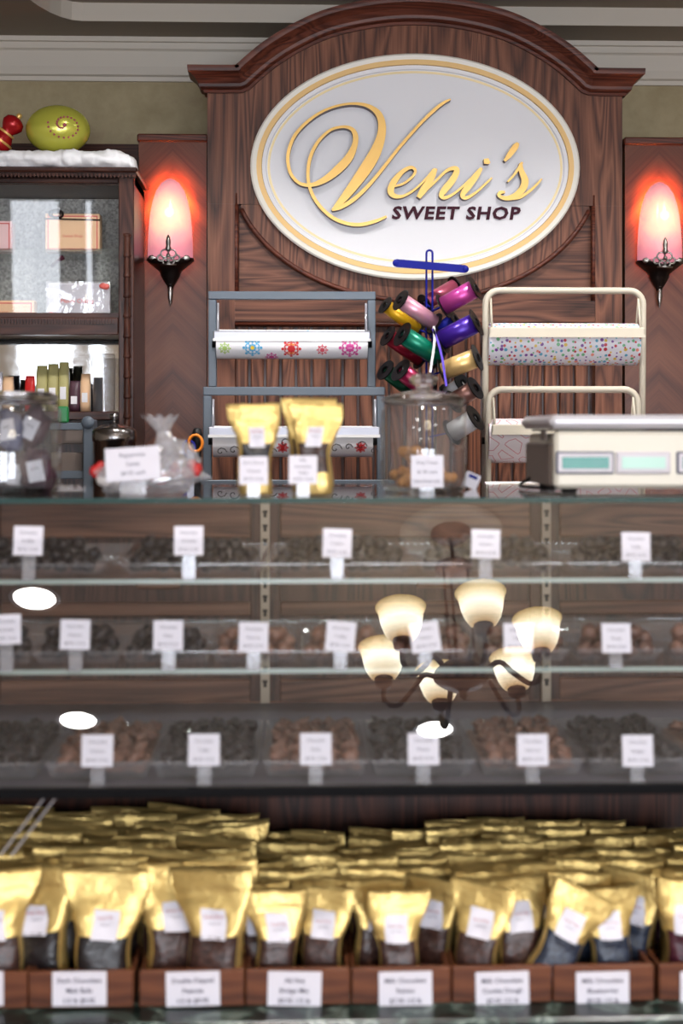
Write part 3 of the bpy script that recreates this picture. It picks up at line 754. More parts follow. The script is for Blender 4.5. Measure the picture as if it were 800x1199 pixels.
# ribbon stand and spools
Yr = 3.52; c = P(503, 600, Yr)
t = thing('ribbon_stand', 'blue steel ribbon stand with a crossbar, between the two paper racks', 'ribbon stand', (c.x, Yr, CT))
zt = P(0, 291, Yr).z; g = .0075
b = MB(); path = [(c.x-g, Yr, CT+.01)]+[(c.x-g*math.cos(a), Yr, zt-g+g*math.sin(a)) for a in [PI*i/8 for i in range(9)]]+[(c.x+g, Yr, CT+.01)]
b.tube(path, .0026, 8); b.build('post', 'blue', t)
A = P(464, 308, Yr-.01); B = P(545, 315, Yr-.01)
b = MB(); b.tube([A, B], .008, sq=(.003, .0095)); b.ball(A, .009, sy=.5); b.ball(B, .009, sy=.5); b.build('crossbar', 'blue', t)
b = MB(); b.lathe([(.001, CT), (.09, CT), (.09, CT+.006), (.02, CT+.012), (.001, CT+.012)], (c.x, Yr, 0), n=28); b.build('base', 'blue', t)
spools = [('yellow', 'r_yellow', (452, 358), (488, 386), 3.55, .036, .017), ('pale pink', 'r_pink', (470, 352), (508, 378), 3.47, .02, .020),
 ('dusty rose', 'r_rose', (498, 355), (532, 335), 3.58, .01, .018), ('magenta', 'r_magenta', (520, 358), (556, 338), 3.46, .0, .023),
 ('dark blue', 'blue', (508, 392), (532, 374), 3.60, .0, .018), ('purple', 'r_purple', (518, 398), (557, 378), 3.46, .0, .025), ('peach gold', 'r_peach', (520, 434), (558, 419), 3.46, .0, .024),
 ('dark red', 'r_red', (455, 394), (492, 420), 3.56, .0, .020), ('emerald green', 'r_green', (472, 392), (512, 418), 3.47, .0, .023),
 ('bottle green', 'r_dkgreen', (452, 434), (480, 456), 3.56, .0, .020), ('crimson', 'r_crimson', (470, 434), (500, 458), 3.49, .0, .022),
 ('narrow white', 'r_white', (526, 462), (542, 450), 3.56, .0, .022), ('brown', 'r_brown', (532, 470), (556, 455), 3.48, .0, .022), ('large white', 'r_white', (530, 506), (556, 490), 3.5, .0, .025)]
for nm, mt, p0, p1, Y, dd, r in spools:
    A = P(p0[0], p0[1], Y+.015); B = P(p1[0], p1[1], Y-.015)
    if p0[0] < 500: A = P(p0[0], p0[1], Y-.02); B = P(p1[0], p1[1], Y+.02)
    ax = (B-A).normalized(); mid = (A+B)/2
    t = thing('ribbon_spool', nm+' ribbon spool with black end discs on the blue stand', 'ribbon spool', mid, 'ribbon spools on the blue stand')
    b = MB(); b.cyl(A, B, r, 24); b.build('ribbon', mt, t)
    for q, s_ in ((A, -1), (B, 1)):
        b = MB(); b.lathe([(r*.35, .0055), (r*.35, .001), (r*1.42, .001), (r*1.42, .0035), (r*.55, .004), (r*.5, .0055)], q, ax*s_, 24, smooth=False); b.build('end_disc', 'black', t)
    # pin joining the spool to the post
    b = MB(); far = A if abs(A.x-c.x) < abs(B.x-c.x) else B
    b.cyl(far, (c.x, Yr, far.z-.012), .0025, 6); b.build('pin', 'blue', t)
for nm, mt, pts in (('trailing end of purple curling ribbon hanging over the blue stand', 'r_purple', [(507, 385), (513, 400), (518, 420), (521, 440), (523, 452)]), ('trailing end of white curling ribbon hanging from the blue stand', 'r_white', [(508, 382), (509, 395), (508, 408), (506, 422), (504, 436)])):
    b = MB(); q = [P(x, y, 3.42) for x, y in pts]; b.tube(smooth_path([tuple(v) for v in q], 4), .003, sq=(.0028, .0008))
    tag(b.build('ribbon_end', mt, origin=q[0]), nm, 'ribbon')

# ================================================================== GLAZED CABINET AT THE LEFT
Yc = 3.78; sC = Yc/F
X0c = P(-260, 0, Yc).x
cab = thing('glazed_cabinet', 'dark mahogany glazed display cabinet with turned corner column at the left', 'cabinet', ((X0c+P(155, 0, Yc).x)/2, Yc, CT))
xr_ = P(157, 0, Yc).x; zt = P(0, 197, Yc).z
zdt = P(0, 214, Yc).z; zdb = P(0, 366, Yc).z; zlt = P(0, 392, Yc).z; zlb = P(0, 472, Yc).z
Yk = Yc+.24
b = MB(); b.box(xr_-.012, xr_, Yc+.02, Yk+.02, CT, zt-.02); b.box(X0c, X0c+.012, Yc+.02, Yk+.02, CT, zt-.02)
b.box(X0c+.012, xr_-.012, Yk+.008, Yk+.02, CT, zt-.02)
b.box(X0c, xr_, Yc+.02, Yk+.008, zt-.04, zt-.02); b.box(X0c+.012, xr_-.012, Yc+.02, Yk+.008, zdb-.045, zdb-.02)
b.build('carcass', 'mahogany', cab)
b = MB(); xs_ = P(139, 0, Yc).x
b.box(xs_, xr_, Yc-.002, Yc+.02, CT, zt-.021, c=.002); b.build('corner_post', 'mahogany', cab)
b = MB(); b.box(X0c, xr_+.012, Yc-.03, Yk+.02, zt-.014, zt, c=.004); b.box(X0c, xr_+.006, Yc-.016, Yc, zt-.022, zt-.014)
x = X0c
while x < xr_: b.box(x, x+.005, Yc-.022, Yc-.015, zt-.026, zt-.016); x += .010
b.build('cornice', 'mahogany_h', cab)
dr = MB()
dr.box(X0c+.01, xs_-.0005, Yc, Yc+.018, zdt, zt-.026, c=.002); dr.box(X0c+.01, xs_-.0005, Yc, Yc+.018, zdb-.012, zdb)
dr.box(P(-60, 0, Yc).x, P(-45, 0, Yc).x, Yc, Yc+.018, zdb, zdt)
door = dr.build('door', 'mahogany_h', cab)
b = MB(); zz = .020    # the pane leans a little in its frame
v = b.add([(X0c+.02, Yc+.004+zz, zdb), (xs_, Yc+.004+zz, zdb), (xs_, Yc+.004, zdt), (X0c+.02, Yc+.004, zdt)]); b.face((v, v+1, v+2, v+3)); b.build('pane', 'glass', door)
b = MB(); b.box(X0c+.01, xs_-.0005, Yc-.006, Yc+.018, zlt, zdb-.0125, c=.002)
x = X0c+.02
while x < xs_-.01: b.box(x, x+.004, Yc-.012, Yc-.005, zdb-.030, zdb-.018); x += .008
b.build('fluted_rail', 'mahogany_h', cab)
b = MB(); b.box(X0c+.013, xr_-.013, Yk-.001, Yk+.007, zdb-.019, zt-.041); b.build('back_lining', 'speckle', cab)
b = MB(); b.box(X0c+.013, xr_-.013, Yk-.02, Yk-.01, P(0, 482, Yc+.05).z, zdb-.046); b.build('mirror', 'mirror', cab)
b = MB(); zs = P(0, 289, Yc).z; b.box(X0c+.013, xr_-.013, Yc+.03, Yk-.002, zs-.006, zs); b.build('glass_shelf', 'shelf_glass', cab)
# turned column
b = MB(); cx_ = P(148.5, 0, Yc-.02).x; zs0 = P(0, 274, Yc).z; prof = [(.001, zs0), (.010, zs0), (.011, zs0-.006), (.007, zs0-.010)]
z = zs0-.010; 
while z > CT+.06:
    prof += [(.0075, z-.002), (.0085, z-.006), (.0088, z-.040), (.0100, z-.046), (.0112, z-.050), (.0075, z-.053)]; z -= .053
prof += [(.012, CT+.05), (.014, CT), (.001, CT)]
b.lathe(prof[::-1], (cx_, Yc-.016, 0), n=16); b.build('turned_column', 'mahogany', cab)
# its contents
ds = zdb-.0195
def gift_box(x0, x1, z0, h, Y, label, mat='peach', txt=None, bow=True):
    A = P(x0, 0, Y).x; B = P(x1, 0, Y).x
    t = thing('gift_box', label, 'box', ((A+B)/2, Y, z0))
    b = MB(); b.box(A, B, Y, Y+.045, z0, z0+h, c=.002); b.build('carton', mat, t)
    b = MB(); e = .006
    for q in ((A+e, B-e, z0+h-e-.003, z0+h-e), (A+e, B-e, z0+e, z0+e+.003), (A+e, A+e+.003, z0+e, z0+h-e), (B-e-.003, B-e, z0+e, z0+h-e)):
        b.box(q[0], q[1], Y-.0008, Y+.001, q[2], q[3])
    if txt: b.text(txt, (A+B)/2, z0+h*.38, Y-.001, .008, maxw=(B-A)*.6)
    b.build('printed_border', 'pinkline', t)
    if bow:
        b = MB(); zr_ = z0+h*.86
        b.tube([(A-.001, Y-.002, zr_), (B+.001, Y-.002, zr_-.003)], .0022, 6)
        for r, ang in ((.02, .3), (.016, -.5), (.012, .1)):
            b.tube([(A+.03+r*math.cos(a), Y-.004-.3*r*math.sin(a+ang), zr_+.012+r*.6*math.sin(a)) for a in [2*PI*i/14 for i in range(14)]], .0018, 5, closed=True)
        b.build('bow', 'pewter_dark', t)
    return t
gift_box(53, 117, zs, .104, Yc+.10, 'peach gift box with coral border and dark bow on the cabinet glass shelf', txt='Sweet Shop')
gift_box(-60, 14, zs, .085, Yc+.11, 'pale pink gift box cut off by the picture edge on the cabinet glass shelf', 'tag_pink', bow=False)
gift_box(-50, 40, ds, .060, Yc+.09, 'tan gift box reading SWEET SHOP on the cabinet floor', txt='SWEET SHOP', bow=False)
# cherry tag bag in cellophane
A = P(55, 0, Yc+.06).x; B = P(128, 0, Yc+.06).x; Yg = Yc+.06
t = thing('gift_bag', 'clear wrapped white gift with cherry corners and red script beside the tan box', 'gift bag', ((A+B)/2, Yg, ds))
b = MB(); b.box(A, B, Yg+.006, Yg+.03, ds, ds+.105, c=.003); b.build('card_inside', 'card', t)
b = MB(); R = []
for j in range(9):
    zz_ = ds+.108*j/8; R.append([(A-.002+(B-A+.004)*i/16, Yg-.004-.006*noise.noise(Vector((i*.6, j*.7, 3))), zz_) for i in range(17)])
b.ring(R, 0, True, close=False); b.build('cellophane', 'film', t)
b = MB()
for cx1, cz1 in ((A+.003, ds+.012), (A+.012, ds+.018), (B-.008, ds+.094), (B-.016, ds+.096)): b.ball((cx1, Yg-.008, cz1), .010, sy=.4, sz=.8)
b.text('Merry Cherry', (A+B)/2, ds+.05, Yg-.013, .011, maxw=(B-A)*.7); b.build('cherries', 'pinkline', t)
# ribbon-tied sprig
b = MB(); q = [P(60, 312, Yc+.05), P(68, 305, Yc+.05), P(74, 301, Yc+.045)]; b.tube(q, [.003, .005, .007], 8)
tag(b.build('candy_stick', 'letter_maroon', origin=q[0]), 'small maroon candy stick lying across the top of the wrapped gift', 'candy')
# cotton snow
def snow():
    b = MB(); xa = P(-200, 0, Yc).x; xe = P(160, 0, Yc).x; R = []; nn = 150; m = 22
    for i in range(nn+1):
        u = i/nn; x = xa+(xe-xa)*u; r = .030+.004*noise.noise(Vector((x*14, 0, 0)))
        drop = 0
        if u > .93: drop = .022*((u-.93)/.07)**1.5; 
        if u > .985: r *= math.sqrt(max(0, 1-((u-.985)/.015)**2))*.9+.1
        ring = []
        for j in range(m):
            a = 2*PI*j/m; d = 1+.30*noise.noise(Vector((x*26, math.cos(a)*1.4, math.sin(a)*1.4)))+.14*noise.noise(Vector((x*80, math.cos(a)*4, math.sin(a)*4)))
            ring.append((x+(.006*noise.noise(Vector((x*60, a, 1)))), Yc+.02+r*1.5*d*math.cos(a), zt+.024-drop+r*.86*d*math.sin(a)))
        R.append(ring)
    b.ring(R, 0, True, True, True, True)
    return b
tag(snow().build('cotton_snow', 'cotton', origin=(P(60, 0, Yc).x, Yc, zt)), 'white cotton snow laid along the top of the glazed cabinet', 'decoration')
# ornaments
Yo = Yc+.07; oc = P(68, 152, Yo)
t = thing('glass_ornament', 'large lime green ball ornament with a spiral of pink dots on the snow', 'ornament', (oc.x, Yo, oc.z-.06))
rx, rz = 37.5*Yo/F, 28.5*Yo/F
b = MB(); b.ball(oc, 1., n=40, k=24, sx=rx, sy=rz, sz=rz); b.build('ball', 'lime', t)
b = MB()
def on(u, v):   # u right, v up in fractions, on the front
    w = math.sqrt(max(0, 1-u*u-v*v)); return Vector((oc.x+u*rx, oc.y-w*rz*1.003, oc.z+v*rz))
for i in range(24):
    a = 2.0+i*.33; rr = .12+.40*(i/24)**.7; b.ball(on(.32+rr*math.cos(-a), -.0+rr*1.1*math.sin(-a)), .0031, n=8, k=5)
b.ball(on(.32, 0), .0055, n=10, k=6, sy=.4); b.build('dot_spiral', 'r_rose_matte', t)
rc = P(-2, 168, Yo-.01); ax = (P(24, 134, Yo-.01)-rc).normalized()
t = thing('drop_ornament', 'red drop ornament with gold stripes and cap at the picture edge', 'ornament', rc, )
b = MB(); L = 50*Yo/F
b.lathe([(q[0]*1.15, q[1]*1.15) for q in [(.001, -.02), (.022, -.012), (.030, .0), (.026, .016), (.018, .03), (.015, .036), (.021, .044), (.026, .055), (.022, .067), (.012, .074), (.001, .076)]], rc, ax, 20, flute=.02); b.build('glass_drop', 'red', t)
b = MB()
for h, r in ((.007, .0345), (.032, .0235)): b.lathe([(r, h), (r+.0015, h+.003), (r, h+.006)], rc, ax, 20)
b.lathe([(.006, .085), (.008, .092), (.006, .098), (.001, .100)], rc, ax, 12); b.build('gold_trim', 'gold_leaf', t)
# ledge below the mirror with packets on it
zl = P(0, 482, Yc+.05).z
b = MB(); b.box(X0c+.013, xs_-.001, Yc-.004, Yk-.021, zl-.022, zl, c=.002); b.build('ledge', 'mahogany_h', cab)
for i, (x0_, x1_, y0_, mt, lab) in enumerate([(-12, 3, 436, 'card', 'white boxed packet at the left end of the cabinet ledge'), (4, 16, 441, 'peach', 'tan packet beside the white one on the cabinet ledge'), (30, 41, 440, 'candy_red', 'red and white packet on the cabinet ledge before the mirror'), (43, 56, 428, 'f_olive', 'olive candy packet, left of the three on the ledge'), (56.5, 69, 426, 'f_olive', 'olive candy packet, middle of the three on the ledge'),
                                            (69.5, 81, 424, 'f_olive', 'olive candy packet, right of the three on the ledge'), (82, 94, 446, 'plum_wrap', 'plum packet right of the olive packets on the ledge'), (95, 106, 438, 'peach', 'narrow tan packet on the ledge near the corner post'), (107, 136, 415, 'acrylic', 'clear plastic tub at the right end of the cabinet ledge')]):
    A = P(x0_, 0, Yc+.10); B = P(x1_, y0_, Yc+.10); h = B.z-zl; t = thing('candy_packet', lab, 'packet', ((A.x+B.x)/2, Yc+.10, zl), 'packets on the cabinet ledge')
    w = (B.x-A.x)/2; cxp = (A.x+B.x)/2; b = MB()
    b.ring([[(cxp+w*k*sx, Yc+.10+d*sy, zl+.0005+h*v) for sx, sy in ((-1, -1), (-.5, -1.3), (.5, -1.3), (1, -1), (1, 1), (-1, 1))] for v, k, d in ((0, .95, .014), (.2, 1, .016), (.7, 1, .012), (.9, .97, .005), (.95, .97, .003), (1, 1, .001))] if mt != 'acrylic' else
           [[(cxp+w*k*math.cos(a), Yc+.10+w*k*math.sin(a), zl+.0005+h*v) for a in [2*PI*j/20 for j in range(20)]] for v, k in ((0, .9), (.75, .95), (.76, 1), (.8, 1), (1, .9))], 0, True, True, True, True)
    b.build('wrapper', mt, t)
    if mt != 'acrylic':
        b = MB(); b.box(cxp-w*.6, cxp+w*.6, Yc+.10-.022, Yc+.10-.0205, zl+h*.25, zl+h*.5); b.build('label', 'paper', t)
# a small green box on the lower cabinet ledge
b = MB(); g_ = P(74, 495, Yd); b.box(g_.x-.013, g_.x+.013, Yd-.006, Yd+.014, g_.z+.0005, g_.z+.04, c=.003)
tag(b.build('green_tin', 'green_glass', origin=(g_.x, Yd, g_.z)), 'small green tin on the grey dispenser frame behind the candy jar', 'tin')

# ================================================================== THE DISPLAY CASE
XA, XB = -1.15, 1.35
ZT = 1.30; ZD = .90; YF = 2.0; YT = 2.137; YK = 2.66
cs = thing('display_case', 'glass fronted chocolate display case with wooden back and green marble base', 'display case', (0, 2.3, 0))
def gy(z): return YF+(z-ZD)/(ZT-ZD)*(YT-YF)
b = MB(); b.box(XA, XB, YT+.0015, 2.69, ZT-.008, ZT); b.build('top_glass', 'case_glass', cs)
b = MB(); b.box(XA, XB, YT-.001, YT+.001, ZT-.0078, ZT-.0002); b.build('top_glass_edge', 'edge_dark', cs)
b = MB(); th = .005
v = b.add([(XA, YF, ZD), (XB, YF, ZD), (XB, YT-.002, ZT-.001), (XA, YT-.002, ZT-.001), (XA, YF+th, ZD), (XB, YF+th, ZD), (XB, YT-.002+th, ZT-.001), (XA, YT-.002+th, ZT-.001)])
b.face((v, v+1, v+2, v+3)); b.face((v+7, v+6, v+5, v+4)); b.build('front_glass', 'case_glass', cs)
b = MB(); b.box(XA, XB, YF-.004, YF+.012, ZD-.013, ZD+.001, c=.002); b.build('front_gasket', 'bead', cs)
b = MB(); b.box(XA, XB, YF+.012, YK, ZD-.016, ZD-.002); b.build('deck', 'deck', cs)
SH = [(1.180, 2.125), (1.052, 2.090)]
for z, yfr in SH:
    b = MB(); b.box(XA+.005, XB-.005, yfr+.001, YK-.03, z-.007, z); g = b.build('glass_shelf', 'shelf_glass', cs)
    b = MB(); b.box(XA+.005, XB-.005, yfr-.001, yfr+.001, z-.0068, z-.0002); b.build('shelf_edge', 'edge', g)
# back: sliding wooden doors
posts = [P(-20, 0, 2.62).x, P(310.5, 0, 2.62).x, P(640, 0, 2.62).x, P(970, 0, 2.62).x]
for i in range(3):
    xa, xb = posts[i], posts[i+1]
    dp = MB(); e = .002; st = .028
    z1 = ZT-.010; z0 = ZD+.0; Z = lambda yy: P(0, yy, 2.64).z
    dp.box(xa+e, xb-e, 2.65, 2.665, z0, z1)
    dp.build('rear_door', 'case_wood_v', cs)
    b = MB(); b.box(xa+e, xa+st, 2.636, 2.65, z0, z1, c=.002); b.box(xb-st, xb-e, 2.636, 2.65, z0, z1, c=.002); b.build('door_stile', 'case_wood_v', cs)
    b = MB(); b.box(xa+st, xb-st, 2.637, 2.65, Z(630), z1, c=.002); b.box(xa+st, xb-st, 2.637, 2.65, Z(830), Z(797), c=.002)
    b.box(xa+st, xb-st, 2.641, 2.65, Z(722), Z(706), c=.002); b.box(xa+e, xb-e, 2.632, 2.65, z0, Z(838), c=.002); b.build('door_rail', 'case_wood', cs)
    b = MB(); b.box((xa+xb)/2+.02, (xa+xb)/2+.10, 2.630, 2.638, Z(690), Z(679), c=.003); b.build('finger_pull', 'case_wood', cs)
for px_ in posts[1:3]:
    b = MB(); b.box(px_-.0085, px_+.0085, 2.618, 2.630, ZD, ZT-.009, c=.001); st_ = b.build('shelf_standard', 'brass', cs)
    b = MB(); z = ZD+.03
    while z < ZT-.02: b.box(px_-.003, px_+.003, 2.6165, 2.6185, z, z+.008); b.box(px_-.0045, px_+.0045, 2.6165, 2.6185, z+.008, z+.013); z += .026
    b.build('slots', 'slot', st_)
# lower compartment
ZL = .575
b = MB(); b.box(XA, XB, YF-.01, 2.62, ZL-.03, ZL, c=.004); b.box(XA, XB, YF-.002, YF+.04, .1, ZL-.0305); b.build('marble_base', 'marble', cs)
b = MB(); b.box(XA, XB, 2.50, 2.52, ZL+.001, ZD-.017); b.build('lower_back', 'case_back', cs)
for xa in (XA, XB-.02):
    b = MB(); b.box(xa, xa+.02, 2.02, YK, ZL+.001, ZD-.017); b.build('end_panel', 'case_back', cs)
b = MB(); b.box(XA+.1, XB-.1, 2.1, 2.6, 0, ZL-.031); b.build('plinth', 'case_back', cs)
# two clear slanting strips, made up to give the pale streaks at the left
b = MB()
for dx in (0, .022):
    A = P(58+dx*600, 926, 2.03); B = P(0+dx*600, 1002, 2.03); b.tube([A, B], .003, sq=(.0035, .0015))
tag(b.build('streak_strip', 'acrylic_fog', origin=A), 'slanting clear acrylic strip made up for the pale streaks above the left pouches', 'strip')

# ------------------------------------------------------------------ cards
def card(x, ycen, Y, size, zbase, lines, label, group, tilt=8., roll_=0.):
    c = P(x, ycen, Y); t = thing('price_card', label, 'price card', (c.x, Y+.004, zbase), group)
    b = MB(); h = size/2
    b.box(-h, h, 0, .0012, -h, h); R_ = Matrix.Translation(c) @ Matrix.Rotation(math.radians(roll_), 4, 'Y') @ Matrix.Rotation(-math.radians(tilt), 4, 'X'); b.xf(R_); b.build('card', 'card', t)
    b = MB(); n = len(lines)
    for i, l in enumerate(lines): b.text(l, 0, h-(i+.95)*size/(n+.5), -.0004, size*.10, maxw=size*.82)
    b.xf(R_); b.build('lettering', 'ink', t)
    b = MB(); w = size*.22; bot = c.z-h
    b.box(c.x-w, c.x+w, Y+.003, Y+.005, zbase+.001, bot+.01); b.box(c.x-w, c.x+w, Y-.010, Y+.003, zbase+.0005, zbase+.002); b.build('stand', 'acrylic_fog', t)
    return t
ORD = ['first', 'second', 'third', 'fourth', 'fifth', 'sixth', 'seventh', 'eighth', 'ninth']
names = ['Truffles', 'Caramels', 'Creams', 'Clusters', 'Toffee', 'Mints', 'Pecans', 'Cherries', 'Nougat']
for i, (x, y, r) in enumerate([(33, 633, 1), (221, 633, 0), (395, 636, 2), (569, 637, 2), (745, 640, 1)]):
    card(x, y, 2.115, .043, SH[0][0], ['Chocolate', names[i], '$9.95 1/2 lb'], 'white price card on the upper glass shelf, %s from the left' % ORD[i], 'price cards on the upper shelf', roll_=r)
for i, (x, y, r) in enumerate([(7, 737, -2), (88, 743, 1), (197, 744, 0), (297, 746, 1), (399, 745, 5), (498, 746, -8), (607, 747, 0), (722, 747, 0)]):
    card(x, y, 2.080, .043, SH[1][0], ['Chocolate', names[(i*2+1) % 9], '$9.95 1/2 lb'], 'white price card on the middle glass shelf, %s from the left' % ORD[i], 'price cards on the middle shelf', roll_=r)
for i, (x, y) in enumerate([(114, 879), (239, 878), (370, 877), (496, 877), (624, 878), (747, 879)]):
    card(x, y, 2.03, .0445, ZD-.002, ['Chocolate', names[(i+3) % 9], '$9.95 1/2 lb'], 'white price card on the case deck, %s from the left' % ORD[i], 'price cards on the deck')

# ------------------------------------------------------------------ plastic trays with chocolates
def make_tray(w, d, h, y):
    """open clear tray with fluted walls, origin at its foot"""
    t = thing('plastic_tray', '-', 'tray', (0, 0, 0))
    b = MB(); n = 36
    def loop(k, z, fl=0.):
        pts = []; W, D = w/2*k, d/2*k
        per = [(-W, -D), (W, -D), (W, D), (-W, D)]
        for s_ in range(4):
            a = Vector(per[s_]); c = Vector(per[(s_+1) % 4]); nn = (c-a).normalized(); nn = Vector((nn.y, -nn.x))
            for i in range(n):
                q = a.lerp(c, i/n)+nn*(fl*(i % 2)); pts.append((q.x, q.y, z))
        return pts
    b.ring([loop(.88, .002), loop(.90, .006, .0015), loop(.97, h-.004, .0015), loop(.98, h), loop(1., h), loop(1., h-.002)], 0, False)
    e = b.add(loop(.88, .002)); b.face(range(e, e+4*n), 0)
    b.build('shell', 'acrylic', t); return t
def lump(name, mats_key, r, el=(1, 1, .8), disp=.25):
    out = []
    for s_ in range(4):
        b = MB(); b.ball((0, 0, 0), r, n=12, k=8, sx=el[0], sy=el[1], sz=el[2], disp=disp, seed=s_*3.3)
        me = b.build(name, mats_key); out.append(me)
    return out
LUMP = {}
for key, mk, r, el, dp_ in (('dark', 'dark', .0125, (1, 1, .85), .3), ('milk', 'milk', .0125, (1, 1, .85), .3), ('mid', 'mid', .0125, (1, 1, .85), .3),
                            ('cdark', 'dark', .0112, (1.25, .9, .7), .7), ('cmilk', 'milk', .0112, (1.25, .9, .7), .7)):
    ms = []
    for s_ in range(4):
        b = MB(); b.ball((0, 0, 0), r, n=12, k=8, sx=el[0], sy=el[1], sz=el[2], disp=dp_, seed=s_*3.3+r)
        o = b.build('tmp', mk); ms.append(o.data); bpy.data.objects.remove(o)
    LUMP[key] = ms
def piece(key, loc, name, label, group, cat='chocolate'):
    o = bpy.data.objects.new(name, random.choice(LUMP[key])); COL.objects.link(o); o.location = loc
    o.rotation_euler = (random.uniform(-.5, .5), random.uniform(-.5, .5), random.uniform(0, 6.28)); q = random.uniform(.88, 1.1); o.scale = (q, q, q)
    return tag(o, label, cat, group)
def fill(cx, y0, z0, w, key, name, label, group, nx, ny, pitch, h0, slope):
    """chocolates heaped nx across and ny deep, from the tray's front"""
    for j in range(ny):
        for i in range(nx):
            x = cx+(i-(nx-1)/2)*w/nx+random.uniform(-.15, .15)*w/nx+(.25*w/nx*(1 if j % 2 else -1))*.6
            piece(key, (x, y0+j*pitch+random.uniform(-.15, .15)*pitch, z0+h0+slope*j+random.uniform(0, .005)), name, label, group)
KC = {'dark': 'dark', 'milk': 'light brown', 'mid': 'brown', 'cdark': 'dark', 'cmilk': 'milk'}
# upper shelf
t0 = make_tray(.222, .40, .020, 0); learn(t0)
first = True
for i, cxp in enumerate([33, 221, 395, 569, 745]):
    yfr = SH[0][1]+.03; c = P(cxp+4, 0, yfr); lab = 'clear plastic tray of dark chocolates behind the %s price card of the upper shelf' % ORD[i]
    loc = (c.x, yfr+.20, SH[0][0])
    if first: t0.location = loc; t0['label'] = lab; t0['group'] = 'trays on the upper shelf'; first = False
    else: dup(t0, loc, None, lab, 'trays on the upper shelf')
    fill(c.x, yfr+.030, SH[0][0], .190, 'dark', 'chocolate_truffle', 'dark chocolate truffle heaped in the tray behind the %s card of the upper shelf' % ORD[i], 'truffles in upper tray '+ORD[i], 9, 2, .024, .016, .012)
    fill(c.x, yfr+.042, SH[0][0], .150, 'dark', 'chocolate_truffle', 'dark chocolate truffle heaped in the tray behind the %s card of the upper shelf' % ORD[i], 'truffles in upper tray '+ORD[i], 8, 1, .024, .044, .0)
# middle shelf
t0 = make_tray(.130, .36, .022, 0); learn(t0)
mids = [(-12, 'dark'), (92, 'dark'), (195, 'dark'), (299, 'milk'), (402, 'milk'), (505, 'mid'), (613, 'mid'), (722, 'mid'), (830, 'milk')]
for i, (cxp, key) in enumerate(mids):
    yfr = SH[1][1]+.025; c = P(cxp, 0, yfr+.03)
    where = 'behind the %s price card of the middle shelf' % ORD[i] if i < 8 else 'at the right end of the middle shelf'
    lab = 'clear plastic tray of %s chocolates %s' % (KC[key], where); loc = (c.x, yfr+.18, SH[1][0])
    if i == 0: t0.location = loc; t0['label'] = lab; t0['group'] = 'trays on the middle shelf'
    else: dup(t0, loc, None, lab, 'trays on the middle shelf')
    l2 = '%s chocolate %s' % (KC[key], where.replace('price card', 'card')); gp = 'truffles in middle tray '+ORD[i]
    fill(c.x, yfr+.028, SH[1][0], .112, key, 'chocolate_truffle', l2, gp, 5, 2, .024, .016, .010)
    fill(c.x, yfr+.040, SH[1][0], .095, key, 'chocolate_truffle', l2, gp, 4, 2, .026, .040, -.002)
# deck
t0 = make_tray(.152, .29, .028, 0); learn(t0)
decks = [(-18, 'cdark'), (114, 'cmilk'), (240, 'cdark'), (370, 'cmilk'), (496, 'cdark'), (624, 'cmilk'), (752, 'cdark'), (880, 'cmilk')]
for i, (cxp, key) in enumerate(decks):
    yfr = YF+.045; c = P(cxp, 0, yfr)
    where = 'cut by the left picture edge on the deck' if i == 0 else ('cut by the right picture edge on the deck' if i == 7 else 'behind the %s price card of the deck' % ORD[i-1])
    lab = 'clear plastic tray of %s chocolate clusters %s' % (KC[key], where); loc = (c.x, yfr+.145, ZD-.002)
    if i == 0: t0.location = loc; t0['label'] = lab; t0['group'] = 'trays on the deck'
    else: dup(t0, loc, None, lab, 'trays on the deck')
    if i == 7: nx_, ny_ = 3, 7
    else: nx_, ny_ = 5, 8
    b = MB(); R = []
    for jj in range(25):
        R.append([(c.x+(ii/16-.5)*.130, yfr+.016+.255*jj/24, ZD+.010+.008*min(1, jj/4)*math.sin(PI*min(1, max(0, ii/16)))+.005*noise.noise(Vector((ii*.9, jj*.9, i)))) for ii in range(17)])
    b.ring(R, 0, True, close=False)
    tag(b.build('chocolate_crumble', 'dark' if key == 'cdark' else 'milk', origin=(c.x, yfr+.14, ZD)), '%s chocolate crumbs filling the tray %s' % (KC[key], where), 'chocolate crumbs', None, 'stuff')
    fill(c.x, yfr+.028, ZD, .126, key, 'chocolate_cluster', '%s chocolate cluster in the tray %s' % (KC[key], where), 'clusters in deck tray '+ORD[i], nx_, ny_, .030, .022, .001)

